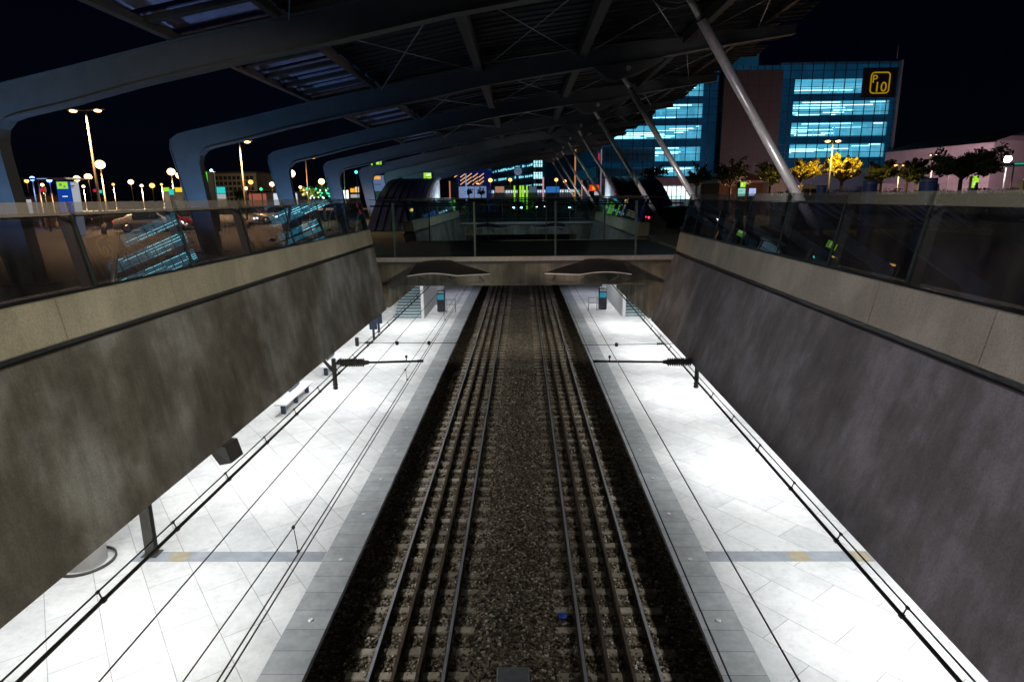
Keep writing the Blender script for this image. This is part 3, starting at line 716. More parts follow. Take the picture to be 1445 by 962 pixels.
for x, w, h in ((-8.45, .05, .08), (-8.2, .16, .2), (-5.68, .16, .24), (-1.6, .3, .3), (2.3, .3, .3), (6.2, .24, .26), (8.9, .14, .2)):
    z = Zroof(x)-.03
    if w > .2:
        for k in range(-1, 8):
            y0 = 16+9.8*k+.2; y1 = y0+9.4
            if y0 < YS: y0 = YS
            MB().box(x-w/2, x+w/2, y0, min(y1, YE), z-h-.18, z-.05).build('cross_beam', M['purlin'], roof)
    else: MB().box(x-w/2, x+w/2, YS, YE, z-h, z-.03).build('purlin', M['purlin'], roof)
m = MB()
for k in range(50):
    y = YS+PW*k; m.box(-8.3, -5.7, y-.02, y+.16, Zroof(-7)-.0-.16, Zroof(-7)-.05) if False else None
    q = [(-8.12, y, Zroof(-8.12)-.17), (-5.77, y, Zroof(-5.77)-.17), (-5.77, y, Zroof(-5.77)-.045), (-8.12, y, Zroof(-8.12)-.045)]; m.hexa(q, (0, .2, 0))
m.build('edge_rafter', M['purlin'], roof)
m = MB()
for k in range(8):
    y = 16+9.8*k; x = -8.42; m.tube((x, y, Zroof(x)-.24), (x+.06, y, Zroof(x)-.02), .04, 8)
m.build('edge_support', M['galv'], roof)
m = MB()
for k in range(-1, 7):
    ya, yb = 16+9.8*k+.2, 16+9.8*(k+1)-.2
    for xa, xb in ((-5.4, -1.8), (-1.4, 2.1), (2.5, 6.0), (6.3, 8.8)):
        m.tube((xa, max(ya, YS), Zroof(xa)-.36), (xb, yb, Zroof(xb)-.36), .016, 6); m.tube((xb, max(ya, YS), Zroof(xb)-.36), (xa, yb, Zroof(xa)-.36), .016, 6)
m.build('bracing_rod', M['galv'], roof)

# ------------------------------------------------------------------ escalator canopies beside the second opening
pinkrim = simple('magenta_painted_rim', (.45, .05, .22), .4)
def sloped_entrance(side, label, rim):
    x0, x1, ya, yb, h = side*6.62, side*10.1, 41., 52., 3.56
    t = thing('entrance_canopy', ((x0+x1)/2, 46.5, G), label, 'canopy', 'vaulted entrances of the station')
    n = 18; pr = [(ya+(yb-ya)*i/n, G+.05+h*(1-(1-i/n)**2.1)) for i in range(n+1)]
    m = MB()
    for (y0, z0), (y1, z1) in zip(pr, pr[1:]): m.hexa([(x0, y0, z0), (x0, y1, z1), (x0, y1, z1-.1), (x0, y0, z0-.1)], (x1-x0, 0, 0))
    v = m.build('vault', M['barrel'], t)
    for p in v.data.polygons: p.use_smooth = False
    MB().path([(x0-side*.03, y, z) for y, z in pr], .10, 8).build('end_rim', rim, t)
    for i in range(1, n+1): MB().tube((x0+side*.06, pr[i][0]-.06, G), (x0+side*.06, pr[i][0]-.06, pr[i][1]-.05), .045, 6).build('glazing_bar', M['white'], t)
    m = MB(); a, c = sorted((x1, x1-side*.1)); m.prism([(a, y, z-.11) for y, z in pr]+[(a, yb, G)], (c-a, 0, 0)); m.build('end_wall', M['barrel'], t)
    a, c = sorted((x0+side*.3, x1-side*.2)); MB().box(a, c, yb-.15, yb, G, G+h-.12).build('rear_wall', M['white'], t)
    for k in range(1, 7):
        x = x0+(x1-x0)*k/7; m = MB()
        for (y0, z0), (y1, z1) in zip(pr, pr[1:]): m.tube((x, y0, z0+.01), (x, y1, z1+.01), .03, 5, caps=False)
        m.build('seam', M['dark'], t)
    o = light('POINT', (side*8.2, 49.5, 0.1), 420, (.75, .95, 1.), shadow_soft_size=.3)
sloped_entrance(-1, 'dark blue vaulted entrance roof left of the second opening', M['white'])
sloped_entrance(1, 'dark vaulted entrance roof with magenta rim right of the second opening', pinkrim)

for sd, nm in ((-1, 'left'), (1, 'right')):
    x = sd*4.9
    t = thing('floodlight', (x, 31.75, -2.75), 'small added floodlight below the far edge of the nearer footbridge, %s end' % nm, 'floodlight')
    MB().bevbox(x-.16, x+.16, 31.62, 31.85, -2.9, -2.7, .02).build('housing', M['post'], t)
    o = light('SPOT', (0, 0, 0), 900, (1., .93, .78), spot_size=math.radians(70), spot_blend=.6, shadow_soft_size=.1); o.parent = t; o.location = (0, .25, 0)  # added lamp hidden under the deck, brightens walls of the second opening
    o.rotation_euler = Vector((-sd*.85, 1., -.30)).to_track_quat('-Z', 'Y').to_euler()
# ------------------------------------------------------------------ clock
p = at(731, 242, 59)
t = thing('street_clock', (p.x, 59, G), 'round blue faced clock on a dark post above the farther footbridge', 'clock')
MB().tube((p.x, 59, G), (p.x, 59, p.z-.36), .06, 10).build('post', M['post'], t)
c = MB().lathe([(.40, -.08), (.42, -.06), (.42, .06), (.40, .08)], (p.x, 59, p.z), 28, 'y').build('case', M['dark'], t)
MB().lathe([(.36, -.092), (.36, -.083)], (p.x, 59, p.z), 28, 'y').build('dial', emit('lit_clock_dial', (.25, .38, .62), .35, False), c)
m = MB(); 
for k in range(12):
    a = k*math.pi/6; m.tube((p.x+.29*math.sin(a), 58.9, p.z+.29*math.cos(a)), (p.x+.34*math.sin(a), 58.9, p.z+.34*math.cos(a)), .012, 4)
m.tube((p.x, 58.895, p.z), (p.x-.17, 58.895, p.z+.12), .018, 5); m.tube((p.x, 58.89, p.z), (p.x+.29, 58.89, p.z+.07), .014, 5)
m.build('hands', M['post'], c)

# ------------------------------------------------------------------ street lamps
WARM = (1., .55, .22); warm_e = emit('sodium_lamp', (1., .56, .20), 6., False); warm_s = emit('small_sodium_lamp', (1., .42, .09), 3.5, False)
hot_e = emit('bright_sodium_lamp', (1., .58, .24), 6., False)
blue_e = emit('blue_led_lamp', (.08, .22, 1.), 16., False); white_e = emit('white_floodlight', (.95, 1., 1.), 40., False); green_e = emit('green_signal_lamp', (.02, .9, .55), 8., False)
M['pole'] = simple('pale_lamp_pole', (.26, .23, .2), .5, .4, var=.15)
LAMPF = 9.; FAR_E = 26000
def lamp(u, v, Y, kind, label, em, energy=0, col=WARM, r=.2, arm=.0):
    p = at(u, v, Y)
    t = thing('street_lamp', (p.x, Y, G), label, 'street lamp', 'street lamps around the station')
    top = p.z
    rr = .045+.006*(top-G)
    MB().tube((p.x, Y, G), (p.x, Y, top-.02), rr, 10, rr*.55).lathe([(rr*1.7, 0), (rr*1.7, .5), (rr, .6)], (p.x, Y, G), 10).build('pole', M['pole'], t)
    if kind == 'globe':
        h = MB().ball((p.x, Y, top+r*1.0), r*1.2, 14, .9).build('lantern', em, t)
        MB().lathe([(r*.3, r*2.05), (r*.2, r*2.2), (.02, r*2.25)], (p.x, Y, top), 12).build('cap', M['dark'], t)
    else:
        sides = (-1, 1) if kind == 'double' else (1,)
        for s in sides:
            m = MB().tube((p.x, Y, top), (p.x+s*arm, Y, top+.06), .045, 8); m.build('bracket', M['pole'], t)
            x = p.x+s*(arm+.25)
            hd = MB().bevbox(x-.38, x+.38, Y-.16, Y+.16, top+.0, top+.14, .05).build('lamp_head', M['pole'], t)
            MB().ball((x, Y, top-.03), .22, 12, .42).build('lens', em, hd)
    if energy:
        sides = (-1, 1) if kind == 'double' else (1,)
        o = light('SPOT', (0, 0, 0), energy*LAMPF, col, shadow_soft_size=.25, spot_size=math.radians(156), spot_blend=.25); o.parent = t; o.location = (0 if kind != 'single' else arm+.25, -1.1, top-G-.2)
    return t
lamp(120.5, 156, 42, 'double', 'tall double headed street lamp at the far left', warm_e, 900, WARM, arm=.55)
lamp(142, 238, 50, 'globe', 'brightest globe lamp, just right of the tall double headed lamp', hot_e, 500, r=.30)
lamp(109, 256, 66, 'globe', 'globe lamp behind the white totem at far left', hot_e, 0, r=.27)
lamp(125, 254, 62, 'globe', 'globe lamp left of the foot of the tall double headed lamp', hot_e, 0, r=.28)
lamp(185, 260, 72, 'globe', 'lone globe lamp midway between the left lamp post and the second frame', hot_e, 0, r=.24)
lamp(215, 265, 76, 'globe', 'dim globe lamp left of the second canopy frame', warm_s, 0, r=.25)
lamp(242, 247, 56, 'globe', 'upper left of two bright globe lamps by the second frame', hot_e, 400, r=.27)
lamp(254, 252, 58, 'globe', 'right of two bright globe lamps, partly behind the second frame', hot_e, 0, r=.27)
lamp(337.5, 200, 48, 'single', 'tall single headed street lamp under the second frame', warm_e, 500, WARM, arm=.35)
lamp(354, 260, 82, 'globe', 'small globe lamp in front of the brown building, right of its middle', warm_s, 0, r=.25)
lamp(347, 268, 86, 'globe', 'low globe lamp in front of the brown building', hot_e, 0, r=.2)
lamp(384, 263, 84, 'globe', 'small pinkish globe lamp left of the third frame', hot_e, 0, (1, .6, .45), r=.26)
lamp(411, 250, 60, 'globe', 'bright globe lamp in the opening of the third frame', hot_e, 400, r=.32)
lamp(454, 260, 70, 'globe', 'bright globe lamp above the green lit trees', hot_e, 0, r=.28)
lamp(431, 222, 50, 'single', 'tall lamp post rising behind the third frame rafter', warm_s, 0, arm=.3)
lamp(485, 236, 60, 'single', 'tall lamp post inside the fourth frame', warm_s, 0, arm=.3)
for (u, v, Y, lab) in ((60, 263, 120, 'added far globe lamp above the brown hut, left edge'), (118, 265, 135, 'tiny added far globe lamp just left of the tall double lamp foot'), (160, 262, 150, 'tiny added far globe lamp right of the brightest globe lamp'), (200, 264, 130, 'tiny added far globe lamp between the lone lamp and the dim lamp'), (228, 262, 160, 'tiny added far globe lamp left of the two bright lamps'), (268, 265, 125, 'tiny added far globe lamp hidden at the second frame foot'), (400, 267, 150, 'tiny added far globe lamp in the third frame opening'), (424, 266, 135, 'tiny added far globe lamp left of the green lit trees')):
    lamp(u, v, Y, 'globe', lab, hot_e if Y < 140 else warm_s, FAR_E/LAMPF, (1., .72, .42), r=.26)  # lamps added with high energy to brighten the distant ground
lamp(46, 255, 52, 'globe', 'left of two blue lamps at the bus stop', blue_e, 60, (.2, .35, 1.), r=.16)
lamp(70, 257, 50, 'globe', 'right of two blue lamps at the bus stop', blue_e, 0, r=.16)
lamp(38, 258, 60, 'globe', 'leftmost warm lamp behind the bus stop', warm_s, 0, r=.16)
lamp(1175.5, 199, 57, 'double', 'tall double headed lamp beside the yellow tree', warm_e, 330, (1., .66, .16), arm=.2)
lamp(1270, 233, 64, 'double', 'double headed lamp between the trees left of the planter column', warm_s, 200, (1., .75, .3), arm=.2)
lamp(1317, 219, 70, 'single', 'single headed lamp in front of the pale hall', warm_s, 30, (1, .6, .4), arm=-.35)
lamp(1341, 227, 66, 'double', 'double headed lamp behind the large dark tree', warm_s, 30, (1, .6, .4), arm=.2)
lamp(1421, 229, 60, 'globe', 'white floodlight on a post at the far right', white_e, 100, (.9, .95, 1.), r=.28)
lamp(432+9, 273, 78, 'globe', 'lowest small lamp among the green lit trees', warm_s, 0, r=.15)
lamp(669, 259, 100, 'single', 'small lamp in front of the pale blue wall', warm_s, 0, arm=.3)
lamp(692, 257, 104, 'globe', 'left of two warm lamps before the glass office block', warm_s, 0, r=.28)
lamp(720, 256, 112, 'globe', 'right of two warm lamps before the glass office block', warm_s, 0, r=.26)
lamp(785, 256, 96, 'globe', 'warm lamp left of the orange post', warm_s, 0, r=.22)
lamp(797, 258, 100, 'globe', 'warm lamp right of the orange post', warm_s, 0, r=.22)
# lamps added out of view near the camera to light walls and glass
def fill_lamp(x, y, h, e, col, label, aim, sp=52):
    t = thing('street_lamp', (x, y, G), label, 'street lamp', 'street lamps around the station')
    MB().tube((x, y, G), (x, y, G+h), .09, 10, .05).build('pole', M['pole'], t)
    MB().bevbox(x-.35, x+.35, y-.2, y+.2, G+h, G+h+.14, .04).build('lamp_head', M['pole'], t)
    o = light('SPOT', (0, 0, 0), e, col, shadow_soft_size=.5, spot_size=math.radians(sp), spot_blend=.2); o.parent = t; o.location = (0, 0, h-.3); o.rotation_euler = (Vector(aim)-Vector((x, y, G+h-.3))).to_track_quat('-Z', 'Y').to_euler()
fill_lamp(13, -6, 7.0, 11500, (1., .9, .66), 'added warm fill lamp out of view, right of the photographer', (-5, 11, -7.5))
fill_lamp(-15.5, -5, 6.5, 8300, (.95, .84, .90), 'added cool white fill lamp out of view, left of the photographer', (5, 11, -7.5))

fill_lamp(-12.5, -1.5, 5.4, 6500, (1., .66, .34), 'added low warm fill lamp on the left pavement beside the photographer', (-5.7, 11, -1.), 25)
# ------------------------------------------------------------------ signs and totems
green_e = emit('lit_green_panel', (.10, .85, .03), .9, False); lime_e = emit('lit_lime_panel', (.42, .9, .03), .85, False)
bluep_e = emit('lit_blue_panel', (.01, .09, .62), .5, False); white_p = emit('lit_white_panel', (.75, .78, .85), .5, False); mint_p = emit('lit_mint_panel', (.35, .8, .65), .75, False); or_e = emit('lit_orange_strip', (1., .42, .02), 1.1, False)
red_e = emit('lit_red_panel', (.8, .02, .05), .7, False); dkp = M['dark']; wl_e = emit('lit_white_letter', (1, 1, 1), 1., False); cyan_e = emit('lit_cyan_panel', (.03, .65, .62), .9, False)
def panel_sign(name, cat, u0, u1, v0, v1, Y, label, body, bands, lean=0):
    """a free-standing box between pixel columns u0..u1 and rows v0..v1 at distance Y, standing on the street; bands = (x0,x1,z0,z1 fractions, material, name)"""
    a, c = at(u0, v1, Y), at(u1, v0, Y); x0, x1, z0, z1 = a.x, c.x, a.z, c.z
    t = thing(name, ((x0+x1)/2, Y, G), label, cat)
    MB().bevbox(x0, x1, Y-.12, Y+.12, G, z1, .03).build('body', body, t)
    for (fx0, fx1, fz0, fz1, mt, nm) in bands:
        MB().box(x0+(x1-x0)*fx0, x0+(x1-x0)*fx1, Y-.14, Y-.123, z0+(z1-z0)*fz0, z0+(z1-z0)*fz1).build(nm, mt, t)
    return t, x0, x1, z0, z1
panel_sign('sign_totem', 'sign', 84, 97.5, 256, 281, 40, 'blue totem with a green square on top, beside a white totem', bluep_e, [(.1, .95, .58, .97, lime_e, 'logo_panel'), (.28, .5, .72, .88, bluep_e, 'logo_mark'), (.6, .78, .64, .76, bluep_e, 'logo_mark'), (.4, .8, .12, .17, wl_e, 'text_line')])
panel_sign('sign_totem', 'sign', 97.8, 109, 257, 281, 40.3, 'plain white lit totem right of the blue one', white_p, [(.2, .8, .74, .8, M['galv'], 'text_line'), (.3, .7, .66, .7, M['galv'], 'text_line')])
panel_sign('sign_totem', 'sign', 285.5, 302, 242, 282, 44, 'dark totem with a bright green sign and orange strip in the second frame', dkp, [(.04, .58, .62, .98, green_e, 'logo_panel'), (.12, .3, .82, .92, dkp, 'logo_mark'), (.3, .48, .70, .84, wl_e, 'logo_mark'), (.1, .55, .45, .54, or_e, 'strip'), (.1, .55, .36, .39, white_p, 'text_line')])
panel_sign('sign_board', 'sign', 240, 246, 266, 276, 50, 'small cyan lit sign at the foot of the bright globe lamps', dkp, [(.05, .95, .1, .9, cyan_e, 'panel')])
panel_sign('sign_board', 'sign', 247, 258, 264, 272, 52, 'yellow lit sign right of the small cyan one', dkp, [(.05, .95, .1, .9, emit('lit_yellow_panel', (.95, .65, .02), 1., False), 'panel')])
panel_sign('sign_board', 'sign', 231, 240, 264, 271, 53, 'small lime lit sign left of the small cyan one', dkp, [(.05, .95, .1, .9, lime_e, 'panel')])
panel_sign('sign_board', 'sign', 303, 319, 263, 281, 60, 'teal lit shelter panel before the brown building', dkp, [(.05, .95, .45, .95, cyan_e, 'panel'), (.05, .95, .02, .4, white_p, 'panel')])
# hanging signs under the farther frames
def hung(u0, u1, v0, v1, Y, label, bands):
    a, c = at(u0, v1, Y), at(u1, v0, Y)
    t = thing('hanging_sign', ((a.x+c.x)/2, Y, a.z), label, 'sign')
    MB().bevbox(a.x, c.x, Y-.1, Y+.1, a.z, c.z, .02).build('body', dkp, t)
    for (f0, f1, g0, g1, mt, nm) in bands: MB().box(a.x+(c.x-a.x)*f0, a.x+(c.x-a.x)*f1, Y-.12, Y-.102, a.z+(c.z-a.z)*g0, a.z+(c.z-a.z)*g1).build(nm, mt, t)
    for s in (.15, .85): MB().tube((a.x+(c.x-a.x)*s, Y, c.z), (a.x+(c.x-a.x)*s, Y, c.z+.9), .03, 6).build('hanger', M['post'], t)
hung(520, 543, 221, 234, 50.5, 'dark hanging sign with lime green marks under the canopy', [(.17, .27, .05, .8, lime_e, 'mark'), (.48, .68, .1, .95, lime_e, 'mark'), (.53, .64, .3, .8, wl_e, 'symbol'), (.72, .8, .1, .95, lime_e, 'mark')])
hung(598, 612, 243, 253.5, 70, 'lime green hanging sign above the left vaulted entrance', [(.02, .78, .1, .92, lime_e, 'panel'), (.3, .7, .5, .85, wl_e, 'symbol'), (.1, .7, .3, .36, dkp, 'text_line')])
panel_sign('billboard', 'billboard', 522, 543, 247, 282, 74, 'pale blue lit board with an orange light inside the fifth frame', simple('steel_blue_board', (.1, .2, .4), .4), [(.02, .98, .35, .97, emit('lit_pale_blue_board', (.16, .26, .48), .55, False), 'panel'), (.35, .75, .82, .96, or_e, 'light'), (.15, .75, .6, .64, M['galv'], 'text_line')])
panel_sign('shop_front', 'shop', 478, 492, 268, 281, 84, 'white lit shop front seen inside the fourth frame', M['white'], [(.02, .98, .05, .95, emit('lit_white_shop', (.85, 1., 1.), 2., False), 'window')])
panel_sign('shop_front', 'shop', 494, 508, 262, 281, 88, 'orange lit kiosk right of the white shop front', M['hotel'], [(.1, .5, .5, .8, or_e, 'window'), (.55, .9, .5, .9, emit('lit_peach_window', (1., .7, .45), .9, False), 'window'), (.1, .9, .1, .35, white_p, 'window')])
panel_sign('sign_totem', 'sign', 1040, 1051.5, 256.5, 277, 36, 'totem with a lime square over a white board, right of the third strut', dkp, [(.27, .95, .62, .98, lime_e, 'logo_panel'), (.4, .6, .72, .88, wl_e, 'logo_mark'), (.0, 1., .0, .55, mint_p, 'panel'), (.1, .6, .32, .36, dkp, 'text_line')])
panel_sign('sign_board', 'sign', 1055, 1066, 265.5, 277, 36, 'bluish white lit board right of the lime and white totem', dkp, [(.03, .97, .05, .97, emit('lit_bluish_board', (.45, .55, 1.), .9, False), 'panel'), (.3, .7, .35, .65, white_p, 'symbol')])
t, x0, x1, z0, z1 = panel_sign('sign_totem', 'sign', 1367.5, 1381, 248.5, 267, 40, 'yellow green lit sign standing right of the large dark tree', M['galv'], [(.08, .62, .62, 1., lime_e, 'mark'), (.08, .45, .1, .6, lime_e, 'mark'), (.5, .92, .5, .85, lime_e, 'mark'), (.25, .5, .3, .6, wl_e, 'mark')])
panel_sign('sign_board', 'sign', 844, 846.5, 216, 232, 88, 'narrow red lit sign high behind the third strut', dkp, [(.0, 1., .0, 1., red_e, 'panel')])
panel_sign('shop_front', 'shop', 831, 846, 260, 276, 78, 'red and orange lit kiosk behind the right vaulted entrance', M['dark'], [(.03, .97, .4, .95, emit('lit_red_shop', (.9, .06, .015), .8, False), 'window'), (.3, .6, .5, .8, or_e, 'window'), (.5, .95, .02, .35, white_p, 'window')])
for (u0, u1, v0, Y, lab, edge) in ((634.5, 646.5, 255, 70, 'dark box pillar with an orange edge left of the pale blue wall', 636.5), (820, 830, 254, 66, 'dark box pillar with a red orange edge behind the struts', 821.5)):
    panel_sign('pillar', 'pillar', u0, u1, v0, 281, Y, lab, dkp, [(.0, .14, .0, .98, emit('lit_orange_edge', (1., .35, .12), .5, False), 'edge_light')])
for (u, v0, Y, col, lab) in ((812, 207, 80, (1., .38, .05), 'tall orange lit mast behind the fifth strut'), (766.5, 250, 72, (1., .5, .55), 'pinkish lit post right of the glass office block'), (657, 237, 90, (.25, .5, 1.), 'blue white lit mast in front of the blue hall'), (849, 201, 98, (.3, .3, .42), 'grey pole at the corner of the blue car park')):
    p = at(u, v0, Y); t = thing('mast', (p.x, Y, G), lab, 'mast')
    MB().tube((p.x, Y, G), (p.x, Y, -.5), .11, 8).build('base', M['pole'], t); MB().tube((p.x, Y, -.5), (p.x, Y, p.z), .085, 8).build('shaft', emit('lit_mast', col, .55, False), t)
M['drum'] = simple('blue_drum_paint', (.07, .13, .30), .5, .1)
# dark drum columns on the right pavement
for (u0, u1, v0, Y, lab) in ((1300, 1322.5, 251.5, 24, 'tallest dark blue drum column above the right glass'), (1219, 1238, 255, 26, 'dark blue drum column left of the tallest one'), (1153, 1167, 262, 30, 'lowest dark drum column, under the yellow trees')):
    a, c = at(u0, v0, Y), at(u1, v0, Y); r = (c.x-a.x)/2; x = (a.x+c.x)/2
    t = thing('drum_column', (x, Y, G), lab, 'column', 'dark drum columns on the right pavement')
    MB().lathe([(r*1.04, 0), (r*1.04, .1), (r, .12), (r, a.z-G-.04), (r*.96, a.z-G)], (x, Y, G), 28).build('drum', M['drum'], t)
    MB().lathe([(r*1.012, 0), (r*1.012, .05)], (x, Y, a.z-.12), 28).build('rim', M['galv'], t)

# ------------------------------------------------------------------ trees
M['leaf_green'] = simple('green_leaf', (.075, .10, .022), .6, var=.5, scale=1.5, bump=0)
M['leaf_lamplit'] = simple('lamplit_yellow_leaf', (.30, .25, .018), .6, var=.4, scale=1.5, bump=0)  # yellow lamp light put into a brighter leaf colour
M['leaf_dark'] = simple('dark_leaf', (.05, .07, .02), .65, var=.5, scale=1.5, bump=0)
def tree(u0, u1, v0, vb, Y, label, leafmat, n=1500, shape='round', trunk_u=None, leaf=.13, group='trees along the street'):
    a, c = at(u0, vb, Y), at(u1, v0, Y); cx = (a.x+c.x)/2; R = (c.x-a.x)/2; zb, zt = a.z, c.z; H = zt-zb
    r = random.Random(int(u0*7+v0)); tx = cx if trunk_u is None else at(trunk_u, vb, Y).x
    t = thing('tree', (tx, Y, G), label, 'tree', group)
    m = MB(); fork = Vector((tx, Y, zb+.08*H)); tr = .045+.02*(zt-G)
    m.tube((tx, Y, G), (tx+.03, Y, G+(fork.z-G)*.5), tr, 9, tr*.82); m.tube((tx+.03, Y, G+(fork.z-G)*.5), fork, tr*.82, 9, tr*.7)
    lo, hi = {'vase': (.52, 1.25), 'round': (.18, 1.2), 'flat': (.02, .75)}[shape]
    nb = {'vase': 34, 'round': 30, 'flat': 40}[shape]; br = []
    for i in range(nb):
        th = 2*math.pi*i*.618+r.uniform(-.3, .3); e = lo+(hi-lo)*((i+.5)/nb)**.9; q = r.uniform(.72, 1.08)
        # reach the rim of the crown: half width R, height H above the fork
        dx, dz = math.cos(e), math.sin(e); k = q/math.sqrt((dx/R)**2+(dz/(.95*H))**2)
        st = fork+Vector((0, 0, r.uniform(-.02, .22 if shape != 'vase' else .06)*H)); tip = Vector((cx+(dx*k)*math.cos(th), Y+(dx*k)*math.sin(th), st.z+dz*k))
        tip.z = min(tip.z, zt+.03*H); mid = st.lerp(tip, .55)+Vector((r.uniform(-.1, .1)*R, r.uniform(-.1, .1)*R, (.06 if shape != 'flat' else .10)*H))
        m.tube(st, mid, tr*.32, 5, tr*.2, False); m.tube(mid, tip, tr*.2, 5, tr*.05, False); br.append((st, mid, tip))
    m.build('trunk', M['trunk'], t)
    m = MB(); vs = []; fs = []
    for k in range(n):
        st, mid, tip = br[r.randrange(nb)]; f = r.uniform(.3, 1.02)**.75
        p = st.lerp(mid, f/.55) if f < .55 else mid.lerp(tip, (f-.55)/.45)
        w = R*(.055 if shape == 'vase' else .085)*(1.25-f*.6)
        p = p+Vector((r.gauss(0, w), r.gauss(0, w), r.gauss(0, w*.7)))
        d = (tip-mid).normalized()*(1.1 if shape == 'vase' else .5)+Vector((r.gauss(0, .7), r.gauss(0, .7), r.gauss(0, .7)))
        d.normalize(); e = d.orthogonal().normalized(); e.rotate(Matrix.Rotation(r.uniform(0, 6.28), 3, d)); s_ = leaf*r.uniform(.55, 1.3)
        o = len(vs); vs += [p-d*s_, p+e*s_*.5, p+d*s_, p-e*s_*.5]; fs.append((o, o+1, o+2, o+3))
    m.add(vs, fs); m.build('crown', leafmat, t)
    return t
tree(1113, 1166, 222, 262, 60, 'yellow lit tree with a dark underside left of the brightest yellow tree', M['leaf_lamplit'], 3800, 'vase', 1130)
tree(1161, 1221, 212, 262, 58.5, 'brightest yellow vase shaped tree under the double headed lamp', M['leaf_lamplit'], 4600, 'vase', 1187, .18)
tree(1220, 1270, 222, 262, 60, 'olive green tree right of the yellow trees', M['leaf_green'], 3400, 'round', 1243)
tree(1266, 1316, 220, 262, 58, 'dark green tree left of the tallest drum column', M['leaf_dark'], 3200, 'round', 1279)
tree(1308, 1424, 200, 258, 36, 'large dark spreading tree in front of the pale hall', M['leaf_dark'], 3600, 'flat', 1355, .12)
tree(1284, 1310, 236, 262, 66, 'small green tree between the larger ones before the pale hall', M['leaf_green'], 1000, 'round', 1294)
tree(1062, 1112, 224, 266, 62, 'dim olive tree behind the nearest strut', M['leaf_green'], 1900, 'round', 1086)
tree(1000, 1064, 224, 268, 64, 'dark tree in front of the brown house', M['leaf_dark'], 2200, 'round', 1030)
tree(966, 1006, 226, 268, 62, 'dark tree at the left end of the tree row', M['leaf_dark'], 1600, 'round', 983)
tree(904, 944, 233, 252, 52, 'small dark tree seen between the second and third struts', M['leaf_dark'], 900, 'flat', 918, .11)
tree(656, 667, 264, 277, 96, 'left of two small teal lit trees before the pale blue wall', M['leaf_green'], 420, 'round', None, .12)
tree(673, 685, 264, 277, 96, 'right of two small teal lit trees before the pale blue wall', M['leaf_green'], 420, 'round', None, .12)
tree(425, 447, 264, 280, 62, 'left of two low green lit trees inside the third frame', M['leaf_green'], 1100, 'round', None, .14)
tree(443, 470, 262, 280, 64, 'right of two low green lit trees inside the third frame', M['leaf_green'], 1100, 'round', None, .14)
o = light('POINT', at(446, 272, 59), 600, (.25, 1., .6), shadow_soft_size=.3)
tree(330, 345, 268, 281, 72, 'small dark bush beside the tall single headed lamp', M['leaf_dark'], 700, 'round', None, .14)
# fairy lights in the green trees
m = None
sp = [emit('green_fairy_light', (.05, 1., .5), 1.6, False), emit('warm_fairy_light', (1., .7, .3), 2., False), emit('white_fairy_light', (.8, .95, 1.), 2., False)]
r = random.Random(4)
for j, mt in enumerate(sp):
    m = MB()
    for k in range(16 if j == 0 else 7):
        p = at(r.uniform(426, 468), r.uniform(265, 280), r.uniform(58.5, 61.5)); m.ball(p, .075, 6)
    o = m.build('light_string', mt); tag(o, ['string of green lights in the low trees inside the third frame', 'string of warm lights in the low trees inside the third frame', 'string of white lights in the low trees inside the third frame'][j], 'string lights')
# hedge on the right
m = MB(); vs = []; fs = []; r = random.Random(9)
for k in range(9000):
    x = r.uniform(17, 52); z = G+r.random()**.7*(2.32+.09*math.sin(x*2.1)+.05*math.sin(x*7)); p = Vector((x, 44+r.uniform(-.45, .45)-(.0), z))
    d = Vector((r.gauss(0, 1), r.gauss(0, 1), r.gauss(0, 1))).normalized(); e = d.orthogonal().normalized(); s_ = .1; o = len(vs)
    vs += [p-d*s_, p+e*s_*.5, p+d*s_, p-e*s_*.5]; fs.append((o, o+1, o+2, o+3))
m.add(vs, fs); m.box(17, 52, 43.7, 44.3, G, -.1); tag(m.build('hedge', M['leaf_dark']), 'low dark hedge behind the right pavement', 'hedge')
m = MB(); r = random.Random(5)
for k in range(60):
    x = r.uniform(26.2, 29.6); y = r.uniform(33, 34); h = r.uniform(1.8, 3.3); m.tube((x, y, G), (x+r.uniform(-.3, .3), y, G+h), .02, 4, .004)
tag(m.build('tall_grass', M['leaf_dark']), 'clump of tall dark grass stems at the right edge', 'plant', kind='stuff')

